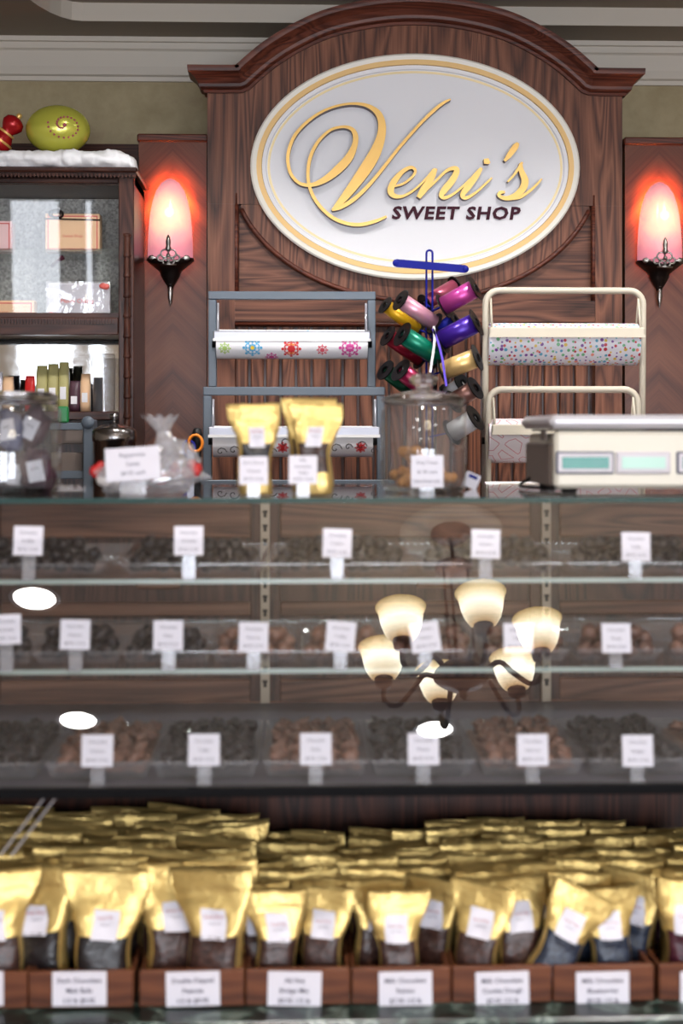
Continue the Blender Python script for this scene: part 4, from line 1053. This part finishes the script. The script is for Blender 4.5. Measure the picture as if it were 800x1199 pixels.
# ------------------------------------------------------------------ gold pouches
def make_pouch(seed, win, named=True, sticker_at=.43, text=True, win_h=.43, win_lo=.045, win_w=.93, sth=.22, stw=.034):
    """stand-up foil pouch, .13 wide at the top, .18 tall, origin at the foot; faces -Y"""
    t = thing('gold_pouch', '-', 'pouch', (0, 0, 0)); H = .18
    rs = random.Random(seed); o1, o2 = rs.uniform(0, 50), rs.uniform(0, 50); sk = rs.uniform(-.12, .12)
    def wd(v): # half width and half depth
        pts = [(0, .035, .018), (.10, .037, .024), (.30, .036, .024), (.45, .036, .020), (.62, .043, .012), (.78, .053, .005), (.86, .057, .0026), (1., .058, .0014)]
        for a, c in zip(pts, pts[1:]):
            if a[0] <= v <= c[0]:
                k = (v-a[0])/(c[0]-a[0]); k = k*k*(3-2*k); return a[1]+(c[1]-a[1])*k, a[2]+(c[2]-a[2])*k
        return pts[-1][1:]
    def pt(a, v, off=0.):
        W, D = wd(v); ca, sa = math.cos(a), math.sin(a)
        x = W*math.copysign(abs(ca)**.55, ca); y = D*math.copysign(abs(sa)**.9, sa)
        z = H*v-(.006*(1-abs(ca))*0)
        mid_ = math.exp(-((v-.62)/.22)**2)
        y += .0085*mid_*noise.noise(Vector((x*38+o1, v*7+o2, .3 if sa < 0 else 4.)))-.004*mid_*abs(math.sin((x/W*1.3+(v-.5)*3*math.copysign(1, x))))
        y += .012*(v**2)*math.sin(x*26+o1)*.6+sk*.12*v*x*8*.2
        x += .003*math.sin(v*9+o2)
        z += .0035*v*noise.noise(Vector((x*22+o2, 0, 7)))
        if abs(v-.86) < .02: y += -.0012 if sa < 0 else 0
        return Vector((x, y+(off*(-1 if sa < 0 else 1)), z))
    b = MB(); m = 32; V = [0, .02, .06, .12, .2, .28, .36, .42, .48, .54, .6, .66, .72, .78, .83, .86, .89, .94, 1.]
    b.ring([[pt(2*PI*i/m, v) for i in range(m)] for v in V], 0, True, True, True, True)
    b.build('foil', 'foil', t)
    # clear window with its contents, on the front
    b = MB(); R = []; nn = 18
    for j in range(15):
        v = win_lo+(win_h-win_lo)*j/14; row = []
        for i in range(nn+1):
            a = 1.5*PI+(i/nn-.5)*2*win_w; p = pt(a, v, .0012)
            lum = .0016*abs(math.sin(i*1.9+j*.7+o1))*abs(math.sin(j*1.7+o2)) if 0 < i < nn else 0; row.append(p+Vector((0, -lum, 0)))
        R.append(row)
    b.ring(R, 0, True, close=False); b.build('window', win, t)
    # sticker
    b = MB(); v0 = sticker_at; v1 = v0+sth; R = []
    for j in range(6):
        v = v0+(v1-v0)*j/5; row = []
        for i in range(7):
            x = (i/6-.5)*stw; W, D = wd(v); ca = min(.999, abs(x/W))**(1/.55); a = 2*PI-math.acos(math.copysign(ca, x)); row.append(pt(a, v, .0026))
        R.append(row)
    b.ring(R, 0, True, close=False); st = b.build('sticker', 'card', t)
    if text:
        c = pt(1.5*PI, v0+.13); c0 = pt(1.5*PI, v0+.03); c1 = pt(1.5*PI, v0+.22); sl = (c1-c0).normalized()
        Mx = Matrix.Translation(c+Vector((0, -.0055, 0))) @ Matrix.Rotation(-math.atan2(-sl.y, sl.z), 4, 'X')
        b = MB(); b.text('Sweet Shop', 0, .006, 0, .0042, maxw=.028); b.xf(Mx)
        q = b.build('print', 'ink_red', st)
        b = MB(); b.text('half pound', 0, -.004, 0, .003, maxw=.026); b.xf(Mx); b.build('print', 'ink', st)
    learn(t); return t
PROTO = {}
for wn in ('dark', 'milk', 'blue', 'plum', 'tall'):
    small = wn in ('milk', 'blue', 'plum')
    PROTO[wn] = [make_pouch(s_*7+len(wn), 'win_'+('milk' if wn == 'tall' else wn), **(dict(sticker_at=.50, sth=.27, stw=.042, win_h=.52) if small else dict(sticker_at=.46, sth=.23, win_h=.48))) for s_ in range({'dark': 3, 'milk': 4, 'blue': 2, 'plum': 1, 'tall': 3}[wn])]
used = set()
def SV(kind, k): return (k*1.1, k, k) if kind in ('dark', 'tall') else (k, k, k)
def pouch(kind, idx, loc, rot, label, group, scale=1.):
    p = PROTO[kind][idx % len(PROTO[kind])]
    if p.name not in used:
        used.add(p.name); p.location = loc; p.rotation_euler = rot; p.scale = SV(kind, scale); p['label'] = label; p['group'] = group; return p
    return dup(p, loc, rot, label, group, SV(kind, scale))

# wooden trays
TZ = ZL
trays = [(-90, 32, 'plum', None), (33.5, 156, 'dark', ('Dark Chocolate', 'Malt Balls', '1/2 lb $9.95')), (163, 286, 'tall', ('Double Dipped', 'Peanuts', '1/2 lb $9.95')), (288, 410, 'milk', ('All Nut', 'Bridge Mix', '$9.95 1/2 lb')),
         (412, 528, 'milk', ('Milk Chocolate', 'Raisins', '$7.95 1/2 lb')), (530, 646, 'milk', ('Milk Chocolate', 'Cookie Dough', '$9.95 1/2 lb')), (648, 766, 'blue', ('Milk Chocolate', 'Blueberries', '$9.95 1/2 lb')), (772, 890, 'plum', None)]
Ytf = 2.045
nmt = ['at left picture edge', 'signed Malt Balls', 'signed Peanuts', 'signed Bridge Mix', 'signed Raisins', 'signed Cookie Dough', 'signed Blueberries', 'at right picture edge']
sign_x = [-28, 93, 226, 345, 475, 588.5, 706, 828]
lipz = P(0, 1139, Ytf).z
for i, (xa, xb, kd, tx) in enumerate(trays):
    A = P(xa, 0, Ytf).x; B = P(xb, 0, Ytf).x
    t = thing('wooden_tray', 'stained wooden tray of gold pouches '+nmt[i], 'tray', ((A+B)/2, Ytf, TZ), 'wooden trays of pouches')
    b = MB(); b.box(A, B, Ytf, Ytf+.012, TZ+.001, lipz, c=.0015); b.build('front_board', 'tray_wood', t)
    b = MB(); b.box(A, A+.006, Ytf+.0125, Ytf+.43, TZ+.001, lipz-.004); b.box(B-.006, B, Ytf+.0125, Ytf+.43, TZ+.001, lipz-.004); b.build('side_board', 'tray_wood', t)
    b = MB(); b.box(A+.0065, B-.0065, Ytf+.0125, Ytf+.43, TZ+.001, TZ+.006); b.build('bottom', 'tray_wood', t)
    c = P(sign_x[i], 1158, Ytf-.004)
    tx = tx or ('Dark Chocolate', 'Cherries', '$9.95 1/2 lb')
    s_ = thing('tray_sign', 'white sign on the front of the wooden tray '+nmt[i]+', three printed lines', 'sign', (c.x, Ytf-.003, c.z-.024), 'signs on the wooden trays')
    w, h = .0385, .0245; rl = Matrix.Translation(c) @ Matrix.Rotation(math.radians([0, 0, -1, 1.5, -.5, -1, -.5, 0][i]), 4, 'Y')
    b = MB(); b.box(-w, w, 0, .0025, -h, h); b.xf(rl); b.build('board', 'card', s_)
    b = MB()
    for j, l in enumerate(tx): b.text(l, 0, h-.0155-j*.0145, -.0005, .0068, maxw=.070, bold=.012)
    b.xf(rl); b.build('lettering', 'ink', s_)
# front pouches, then the rows behind them. columns: (x px of the front pouch, tray, content, rotation deg, tilt deg)
fronts = [(-8, 0, 'tall', 6, 0, 2.075), (52, 1, 'dark', -14, -7, 2.095), (121, 1, 'dark', 4, 1, 2.070), (200, 2, 'tall', 18, 3, 2.105), (256, 2, 'tall', -12, -4, 2.070), (324, 3, 'milk', 6, 0, 2.085),
          (378, 3, 'milk', -8, 0, 2.095), (438, 4, 'milk', 14, 3, 2.125), (466, 4, 'milk', -3, 0, 2.075), (507, 4, 'milk', -24, 0, 2.135), (556, 5, 'milk', -16, 5, 2.080), (610, 5, 'milk', 8, -2, 2.100),
          (634, 6, 'blue', -4, 27, 2.068), (678, 6, 'blue', 6, 3, 2.13), (716, 6, 'blue', 4, -1, 2.080), (738, 6, 'blue', -22, 3, 2.135), (803, 7, 'plum', -14, 3, 2.080)]
look = {'dark': 'near-black malt balls', 'tall': 'brown candies', 'milk': 'brown candies', 'blue': 'blue-black berries', 'plum': 'plum coloured candies'}
fl = ['nearest the left picture edge', 'leaning, at left end of the Malt Balls sign', 'standing square behind the Malt Balls sign', 'turned away, behind the left part of the Peanuts sign', 'turned right, behind the right part of the Peanuts sign',
      'behind the left half of the Bridge Mix sign', 'behind the right half of the Bridge Mix sign', 'half hidden at the left of the Raisins tray', 'front and centre behind the Raisins sign', 'half hidden at the right of the Raisins tray',
      'tilted, left of the pair behind the Cookie Dough sign', 'right of the pair behind the Cookie Dough sign', 'tipped over sideways left of the Blueberries sign', 'upright behind the tipped over Blueberries pouch', 'front and centre behind the Blueberries sign', 'turned sideways at the right end of the Blueberries tray', 'cut off by the right picture edge']
FZ = TZ+.0065
for i, (x, tr, kd, rz_, tl, Y) in enumerate(fronts):
    p = P(x, 0, Y)
    pouch(kd, i, (p.x, Y+.005, FZ+(.012 if abs(tl) > 15 else .001)), (math.radians(-4), math.radians(tl), math.radians(rz_)), 'gold pouch of %s %s' % (look[kd], fl[i]), 'gold pouches at the front of the trays', {3: .80, 4: .80, 5: .85, 6: .84 if x != 716 else .80, 7: .86}.get(tr, 1.0))
cols = [(-30, 0, 'tall', 2.16, 7), (18, 0, 'tall', 2.14, 6), (66, 1, 'dark', 2.145, 7), (126, 1, 'dark', 2.125, 7), (196, 2, 'tall', 2.155, 7), (254, 2, 'tall', 2.125, 7), (316, 3, 'milk', 2.13, 7), (378, 3, 'milk', 2.145, 6),
        (442, 4, 'milk', 2.165, 6), (500, 4, 'milk', 2.18, 6), (562, 5, 'milk', 2.13, 7), (618, 5, 'milk', 2.15, 7), (682, 6, 'blue', 2.18, 6), (742, 6, 'blue', 2.18, 6), (800, 7, 'plum', 2.13, 6), (840, 7, 'plum', 2.155, 6)]
rowname = ['second', 'third', 'fourth', 'fifth', 'sixth', 'seventh', 'eighth', 'ninth']
side = {}
for x, tr, kd, ys, nr in cols:
    s_ = side.get(tr, 0); side[tr] = s_+1; sn = ('left', 'right')[s_]
    for r in range(nr):
        Y = ys+r*.045+random.uniform(-.004, .004)
        if Y > 2.465: break
        p = P(x+random.uniform(-9, 9), 0, ys); sc_ = random.uniform(.95, 1.03)
        sc_ *= {3: .80, 4: .82, 5: .86, 6: .85, 7: .84}.get(tr, 1.0)
        pouch(kd, random.randrange(9), (p.x, Y, FZ+random.uniform(0, .004)), (math.radians(random.uniform(-7, 0)), math.radians(random.uniform(-3.5, 3.5)), math.radians(random.uniform(-14, 14))),
              'gold pouch %s back in the %s column of the tray %s' % (rowname[r], sn, nmt[tr]), 'gold pouches behind the front ones', sc_)

# ================================================================== ON THE GLASS TOP
# two pouches + one behind
def counter_pouch(x, Y, rot, h, kd, label, idx):
    p = P(x, 0, Y); s_ = h/.18
    return pouch(kd, idx, (p.x, Y, ZT+.001), rot, label, 'gold pouches on the glass top', s_)
CP = [make_pouch(91, 'win_dark', sticker_at=.52, win_h=.56, win_lo=.24, win_w=.75), make_pouch(95, 'win_milk', sticker_at=.52, win_h=.56, win_lo=.24, win_w=.75)]
for p_, x, Y, rz_, h, lab in ((CP[0], 299, 2.215, 6, .142, 'left gold pouch of dark candies on the glass top behind a price card'), (CP[1], 369, 2.225, -6, .143, 'gold pouch of light brown nuts on the glass top beside the lidded jar')):
    q = P(x, 0, Y); p_.location = (q.x, Y, ZT+.001); p_.rotation_euler = (math.radians(-3), 0, math.radians(rz_)); p_.scale = (h/.18*.92, h/.18*.92, h/.18); p_['label'] = lab; p_['group'] = 'gold pouches on the glass top'
q = P(362, 0, 2.30); dup(CP[1], (q.x, 2.30, ZT+.001), (math.radians(-2), 0, math.radians(5)), 'third gold pouch standing behind the other two on the glass top', 'gold pouches on the glass top', (.8, .8, .85))
for x, y, l, lab in ((297, 551, ('Dark Cherry', 'Caramel', '$9.95 1/2 lb'), 'white price card in front of the left gold pouch on the glass top'), (355, 550, ('Milk', 'Chocolate', 'Toffee', '$9.95 1/2 lb'), 'white price card in front of the pouch of light brown nuts')):
    card(x, y, 2.155, .043, ZT, l, lab, 'price cards on the glass top', 3)
# jar of dog treats
def jar(x, Y, r, h, label, name='glass_jar', lid=True):
    c = P(x, 0, Y); t = thing(name, label, 'jar', (c.x, Y, ZT+.0005)); z0 = ZT+.0005
    b = MB(); b.lathe([(.001, .004), (r*.93, .004), (r*.99, .012), (r, .02), (r, h*.80), (r*.93, h*.86), (r*.90, h*.88)], (c.x, Y, z0), n=48); b.build('body', 'jar_glass', t)
    b = MB(); b.lathe([(.001, 0), (r*.90, 0), (r*.97, .003), (r*.95, .008), (r*.5, .010), (.001, .010)], (c.x, Y, z0), n=48); b.build('thick_base', 'cast', t)
    b = MB(); b.lathe([(r*.86, h*.87), (r*.92, h*.87), (r*.96, h*.885), (r*.92, h*.90), (r*.86, h*.90), (r*.86, h*.87)], (c.x, Y, z0), n=48); b.build('rim', 'cast', t)
    if lid:
        b = MB(); b.lathe([(.001, h*.905), (r*.98, h*.905), (r*1.0, h*.925), (r*.94, h*.95), (r*.62, h*.985), (r*.30, h*1.01), (r*.16, h*1.03), (r*.20, h*1.06), (r*.34, h*1.10), (r*.34, h*1.14), (r*.22, h*1.175), (.001, h*1.185)], (c.x, Y, z0), n=48); b.build('lid', 'cast', t)
    return c, z0
r = .0705; Yj = 2.36; c, z0 = jar(496, Yj, r, .165, 'clear glass jar of dog treats with knobbed glass lid on the glass top')
rn = random.Random(5)
for i in range(14):
    a = rn.uniform(0, 6.28); rr = .034*math.sqrt(rn.random()); L = .024
    p = Vector((c.x+rr*math.cos(a), Yj+rr*math.sin(a), z0+.018+.006*(i//4)+(.014 if i > 11 else 0)))
    d = Vector((rn.uniform(-1, 1), rn.uniform(-1, 1), rn.uniform(-.2, .2) if i < 12 else 1.2)).normalized()*L
    s_ = Vector((-d.y, d.x, 0)).normalized()*.005
    b = MB(); b.tube([p-d, p, p+d], [.0075, .0065, .0075], 10)
    for e_ in (-1, 1):
        for f_ in (-1, 1): b.ball(p+d*e_+s_*f_, .0088, n=10, k=6)
    tag(b.build('dog_biscuit', 'treat', origin=p), 'golden brown bone shaped biscuit lying in the jar of dog treats', 'dog biscuit', 'biscuits in the glass jar')
card(500.5, 552, Yj-r-.012, .052, ZT, ('Dog Treats', '$1.00 each', 'baked fresh daily'), 'white Dog Treats card in front of the lidded glass jar', 'price cards on the glass top', 2)
# left jar of wrapped candy
r = .088; Yj = 2.36; c, z0 = jar(8, Yj, r, .165, 'wide glass jar of wrapped candy cut by the left picture edge', lid=False)
b = MB(); t = [o for o in bpy.data.objects if o.name.startswith('glass_jar')][-1]
b.lathe([(.001, .150), (r*.93, .150), (r*.95, .158), (r*.8, .164), (.001, .166)], (c.x, Yj, z0), n=48); b.build('lid', 'cast', t)
packs = [(-16, 505, 60, 'grey_pouch', 10), (10, 500, 66, 'shirt_blue', -8), (36, 498, 56, 'plum_wrap', 25), (44, 548, 46, 'plum_wrap', -10), (-14, 560, 40, 'grey_pouch', 15), (20, 552, 40, 'plum_wrap', 5)]
for i, (x, y, hh, mt, ro) in enumerate(packs):
    Yp = Yj-.035+.018*(i % 3); p = P(x, y+4, Yp)
    t = thing('candy_packet', '%s candy packet with white tag in the wide jar, %s of six' % (['grey', 'blue', 'plum', 'dark plum', 'pale grey', 'maroon'][i], ['upper left', 'upper middle', 'upper right', 'lower right', 'lower left', 'lower middle'][i]), 'candy packet', p, 'packets in the wide jar')
    b = MB(); b.ball((0, 0, 0), .027, n=16, k=10, sx=1., sy=.55, sz=1.3, disp=.5, seed=i); b.xf(Matrix.Translation(p) @ Matrix.Rotation(math.radians(ro), 4, 'Y')); b.build('wrapper', mt, t)
    b = MB(); b.box(-.013, .013, -.0185, -.0175, -.016, .018, c=0); b.text('candy', 0, .004, -.0189, .004, m=1); b.xf(Matrix.Translation(p) @ Matrix.Rotation(math.radians(ro), 4, 'Y')); b.build('tag', ['card', 'ink'], t)
# bag of candy
Yb = 2.26; c = P(170, 0, Yb)
t = thing('candy_bag', 'clear cellophane bag of red and white candies with ruffled top on the glass top', 'candy bag', (c.x, Yb, ZT+.001))
def crumple(cx, cz, rx, rz, ry, seed, b):
    R = []
    for i in range(22):
        th = PI*i/21; row = []
        for j in range(30):
            a = 2*PI*j/30; d = Vector((math.sin(th)*math.cos(a), math.sin(th)*math.sin(a), math.cos(th)))
            k = 1+.35*noise.noise(d*2.2+Vector((seed, 0, 0)))+.16*noise.noise(d*6+Vector((0, seed, 0)))
            row.append((cx+d.x*rx*k, Yb+d.y*ry*k, max(ZT+.001, cz+d.z*rz*k)))
        R.append(row[::-1])
    b.ring(R, 0, False)
b = MB(); crumple(c.x+.005, ZT+.030, .082, .034, .045, 1.2, b); crumple(c.x+.045, ZT+.045, .040, .040, .035, 4.2, b)
top = P(196, 500, Yb); R = []
for k, rr in ((0, .022), (.3, .012), (.5, .009), (.75, .016), (1., .024)):
    zz_ = ZT+.075+k*.045; R.append([(top.x-.012*k+.0*k+rr*(1+.35*(j % 2)*k)*math.cos(2*PI*j/20), Yb+rr*.6*(1+.35*(j % 2)*k)*math.sin(2*PI*j/20), zz_+.008*(j % 2)*k) for j in range(20)])
b.ring(R, 0, False); b.build('cellophane', 'film', t)
b = MB()
for x0_, sg_ in ((0, 1),):
    for dx, dz, rr in ((-.076, .038, .009), (-.068, .046, .007), (.082, .040, .010), (.074, .048, .008)): b.ball((c.x+dx, Yb-.015, ZT+dz), rr, disp=.4, seed=dx)
b.build('red_tie', 'candy_red', t)
rn = random.Random(11)
for i in range(16):
    x = c.x+rn.uniform(-.062, .07); z = ZT+.014+rn.random()*.022+(.024 if x > c.x+.02 and i % 2 else 0)
    rd = (i % 3 == 0) or (z > ZT+.05)
    b = MB(); b.ball((x, Yb+rn.uniform(-.02, .02), z), .0125, n=12, k=8, sx=1.2, disp=.15, seed=i)
    tag(b.build('wrapped_candy', 'candy_red' if rd else 'candy_white', origin=(x, Yb, z)), 'red candy inside the cellophane bag on the glass top' if rd else 'white candy inside the cellophane bag on the glass top', 'candy', 'red candies in the bag' if rd else 'white candies in the bag')
cc = P(155.5, 543, Yb-.06)
t = thing('bag_sign', 'wide white price card leaning on the cellophane candy bag', 'sign', (cc.x, Yb-.06, ZT+.001), 'price cards on the glass top')
Rm = Matrix.Translation(cc) @ Matrix.Rotation(math.radians(-4), 4, 'Y') @ Matrix.Rotation(math.radians(-10), 4, 'X')
b = MB(); b.box(-.042, .042, 0, .0012, -.026, .026); b.xf(Rm); b.build('card', 'card', t)
b = MB()
for j, l in enumerate(('Peppermint', 'Canes', '$4.95 each')): b.text(l, 0, .011-j*.014, -.0005, .006, maxw=.06)
b.xf(Rm); b.build('lettering', 'ink', t)
b = MB(); b.box(cc.x-.02, cc.x+.02, Yb-.058, Yb-.052, ZT+.001, cc.z-.02); b.build('stand', 'acrylic_fog', t)
# folded cellophane scrap at its left
b = MB(); R = []
for i in range(9): R.append([P(68+(32*i/8), 577-9*abs(math.sin(i*1.3))*math.sin(PI*j/6)-2, 2.17+.03*j/6) for j in range(7)])
b.ring(R, 0, False, close=False); tag(b.build('cellophane_scrap', 'film', origin=P(84, 575, 2.2)), 'crumpled scrap of clear film between the wide jar and the candy bag', 'plastic scrap')

# scale
Ysf = 2.25; Ysb = 2.53
A = P(650, 0, Ysf).x; Bx = A+.33; zb_ = P(0, 573, Ysf).z; zt_ = P(0, 505, Ysf).z
t = thing('shop_scale', 'ivory electronic price scale with steel platter and green displays', 'scale', ((A+Bx)/2, 2.4, ZT+.001))
b = MB(); b.box(A, Bx, Ysf, Ysf+.03, zb_, zt_, c=.006)
b.box(A+.004, Bx-.004, Ysf+.026, Ysb, zb_+.004, zt_-.004, c=.006, m=0); b.build('housing', 'ivory', t)
b = MB(); b.box(A-.003, A+.005, Ysf+.035, Ysb-.01, zb_+.002, zt_-.02, c=.003)
b.box(A-.006, A-.002, Ysf+.06, Ysf+.10, zt_-.014, zt_+.001, c=.001); b.build('shaded_side', 'taupe', t)  # darker slab: shadow on the ivory housing's left side, put into colour
b = MB(); b.box(A+.008, Bx-.008, Ysf+.01, Ysb-.01, zt_+.0005, zt_+.004); b.build('platter_support', 'black', t)
b = MB(); b.box(A-.009, Bx, Ysf-.01, Ysb+.01, zt_+.005, zt_+.026, c=.008); b.build('platter', 'steel', t)
zz0, zz1 = P(0, 555.5, Ysf).z, P(0, 529, Ysf).z
def lcd(xa, xb, fm, bz, sm):
    a = P(xa, 0, Ysf).x; c_ = P(xb, 0, Ysf).x
    b = MB(); b.box(a, c_, Ysf-.004, Ysf+.002, zz0, zz1, m=0, c=.002); b.box(a+.003, c_-.003, Ysf-.0055, Ysf-.0041, zz0+.003, zz1-.003, m=1, c=.0005)
    b.box(a+.009, c_-.009, Ysf-.0065, Ysf-.0056, zz0+.0085, zz1-.0085, m=2); b.build('display', [fm, bz, sm], t)
lcd(651, 719, 'lcd_frame', 'lcd_bezel', 'lcd_teal'); lcd(721, 785, 'lcd_bezel', 'lcd_bezel', 'lcd_pale'); lcd(792, 858, 'lcd_frame', 'lcd_bezel', 'lcd_teal')
for x_ in (A+.03, Bx-.03):
    for y_ in (Ysf+.04, Ysb-.04):
        b = MB(); b.lathe([(.001, ZT+.0005), (.012, ZT+.0005), (.014, zb_-.001), (.001, zb_-.001)], (x_, y_, 0), n=16); b.build('foot', 'black', t)
b = MB(); pth = smooth_path([(A+.0, Ysb-.06, ZT+.02), (A-.02, Ysb-.05, ZT+.006), (A-.01, Ysb-.12, ZT+.005), (A+.04, Ysb-.16, ZT+.005)], 6); b.tube(pth, .003, 6); b.build('power_cord', 'black', t)
t = thing('folded_receipt', 'small white folded slip with blue print on the glass beside the dog treat jar', 'slip', P(552, 575, 2.45))
b = MB(); q = P(552, 573, 2.45); b.box(-.013, .013, -.001, .001, -.012, .014); b.box(-.008, .008, -.0016, -.001, .005, .011, m=1); b.xf(Matrix.Translation((q.x, 2.45, ZT+.014)) @ Matrix.Rotation(.4, 4, 'Y')); b.build('paper', ['card', 'blue'], t)

# ================================================================== CEILING LIGHTS
CH = Vector((.507, -.02, 0))
t = thing('chandelier', 'bronze six arm chandelier with lit upturned bell shades, seen reflected in the case glass', 'chandelier', (CH.x, CH.y, CEIL))
b = MB(); b.lathe([(.065, CEIL-.001), (.066, CEIL-.008), (.05, CEIL-.022), (.02, CEIL-.03), (.006, CEIL-.034), (.001, CEIL-.034)], CH, n=28); b.build('canopy', 'bronze', t)
b = MB(); b.cyl(CH+Vector((0, 0, CEIL-.03)), CH+Vector((0, 0, 2.535)), .006, 8); b.build('stem', 'bronze', t)
b = MB(); b.lathe([(.001, 2.54), (.02, 2.54), (.058, 2.525), (.062, 2.515), (.05, 2.505), (.001, 2.498)], CH, n=28); b.build('upper_disc', 'bronze', t)
for i in range(3):
    a = 2*PI*i/3+.4; d = Vector((math.cos(a), math.sin(a), 0)); b = MB()
    b.tube([CH+d*.045+Vector((0, 0, 2.51)), CH+d*.046+Vector((0, 0, 2.4)), CH+d*.046+Vector((0, 0, 2.14))], .005, 8)
    b.ball(CH+d*.046+Vector((0, 0, 2.33)), .009); b.build('rod', 'bronze', t)
b = MB(); b.lathe([(.001, 2.19), (.02, 2.18), (.055, 2.165), (.085, 2.14), (.088, 2.125), (.06, 2.10), (.02, 2.085), (.010, 2.07), (.014, 2.06), (.001, 2.048)], CH, n=32); b.build('bowl', 'bronze', t)
for i in range(6):
    a = math.radians(20+60*i); d = Vector((math.cos(a), math.sin(a), 0)); q = CH+d*.25
    b = MB(); pth = [CH+d*.075+Vector((0, 0, 2.135)), CH+d*.12+Vector((0, 0, 2.155)), CH+d*.16+Vector((0, 0, 2.11)), CH+d*.21+Vector((0, 0, 2.065)), CH+d*.25+Vector((0, 0, 2.09)), CH+d*.25+Vector((0, 0, 2.14))]
    b.tube(smooth_path([tuple(v) for v in pth], 5), .0085, 8); arm = b.build('arm', 'bronze', t)
    b = MB(); b.lathe([(.008, 2.13), (.026, 2.14), (.030, 2.165), (.026, 2.175), (.001, 2.175)], q, n=20); b.build('cup', 'bronze', arm)
    b = MB(); z0 = 2.165; b.lathe([(.028, 0), (.043, .012), (.055, .032), (.063, .058), (.067, .082), (.071, .100), (.078, .113), (.076, .115), (.067, .100), (.063, .082), (.059, .058), (.050, .032), (.030, .014)], q+Vector((0, 0, z0)), n=32)
    o = b.build('shade', 'bell', t, origin=q+Vector((0, 0, z0)))
    l = bpy.data.lights.new('bulb', 'POINT'); l.color = (1, .9, .76); l.energy = 30.; l.shadow_soft_size = .02
    lo = bpy.data.objects.new('bulb', l); COL.objects.link(lo); lo.location = q+Vector((0, 0, z0+.07))
b = MB(); b.lathe([(.17, CEIL-.0005), (.165, CEIL-.006), (.15, CEIL-.008), (.14, CEIL-.004), (.10, CEIL-.005), (.08, CEIL-.010), (.068, CEIL-.0005)], CH, n=40)
o = b.build('ceiling_medallion', 'mould', origin=(CH.x, CH.y, CEIL)); tag(o, 'round pale plaster rose on the ceiling above the chandelier', 'ceiling rose')
CANS = [(-.915, -.43, 50, 0), (-.88, -1.385, 45, 0), (.568, -1.49, 45, 0), (-.85, 1.15, 62, 0), (.05, 1.15, 62, 0), (.95, 1.15, 62, 0), (-1.1, 2.95, 66, 1), (-.25, 2.95, 66, 1), (.6, 2.95, 66, 1), (1.4, 2.95, 66, 1), (-1.9, -.8, 50, 0), (1.9, -.8, 50, 0), (1.9, 1.15, 50, 0), (-.9, -3., 50, 0), (.6, -3., 50, 0)]
wherec = ['reflected at the left of the middle shelf', 'reflected above the left deck tray', 'reflected below the chandelier']+['over the shop floor']*12
for i, (x, y, w, ty) in enumerate(CANS):
    if i < 3: lab = 'round white recessed ceiling light '+wherec[i]; gp = 'recessed ceiling lights'
    else: lab = 'round white recessed ceiling light outside the picture'; gp = 'recessed ceiling lights out of view'
    t = thing('recessed_light', lab, 'ceiling light', (x, y, CEIL), gp)
    b = MB(); b.lathe([(.074, 0), (.083, -.003), (.09, -.0005)], (x, y, CEIL-.001), n=28); b.build('trim_ring', 'white_plastic', t)
    b = MB(); b.lathe([(.001, -.003), (.073, -.003), (.0735, -.001)], (x, y, CEIL), n=28); b.build('lens', 'can', t)
    l = bpy.data.lights.new('downlight', 'SPOT'); l.spot_size = math.radians(105); l.spot_blend = .8; l.shadow_soft_size = .07; l.energy = w; l.color = (1., .965, .93)
    lo = bpy.data.objects.new('downlight', l); COL.objects.link(lo); lo.location = (x, y, CEIL-.02)
    lo.rotation_euler = (math.radians(18 if ty else 6 if y > 1 else 0), 0, 0)

# ================================================================== DAYLIGHT, CAMERA
w = bpy.data.worlds.new('daylight'); sc.world = w; w.use_nodes = True
bg = w.node_tree.nodes['Background']; bg.inputs[0].default_value = (.90, .95, 1.04, 1); bg.inputs[1].default_value = 11.
for i, q in enumerate(wins):
    l = bpy.data.lights.new('window_portal', 'AREA'); l.shape = 'RECTANGLE'; l.size = q[1]-q[0]; l.size_y = q[3]-q[2]; l.cycles.is_portal = True
    lo = bpy.data.objects.new('window_portal', l); COL.objects.link(lo); lo.location = ((q[0]+q[1])/2, WY0-.13, (q[2]+q[3])/2); lo.rotation_euler = (math.radians(90), 0, 0)
cd = bpy.data.cameras.new('camera'); cam = bpy.data.objects.new('camera', cd); COL.objects.link(cam)
cam.location = (0, 0, ZC); cam.rotation_euler = (math.radians(90), 0, -PSI)
cd.sensor_fit = 'AUTO'; cd.sensor_width = 36; cd.lens = F*36/1199; cd.shift_y = -(599.5-505)/1199
cd.clip_start = .05; cd.dof.use_dof = True; cd.dof.focus_distance = 3.95; cd.dof.aperture_fstop = 3.2
sc.camera = cam
vs = sc.view_settings; sc.display_settings.display_device = 'sRGB'; vs.view_transform = 'Standard'; vs.look = 'None'; vs.gamma = 1; vs.use_curve_mapping = False; vs.exposure = .12
cy = sc.cycles; cy.max_bounces = 10; cy.transparent_max_bounces = 32; cy.glossy_bounces = 5; cy.transmission_bounces = 8; cy.diffuse_bounces = 4
cy.caustics_reflective = False; cy.caustics_refractive = False; cy.sample_clamp_indirect = 4.; cy.use_denoising = True
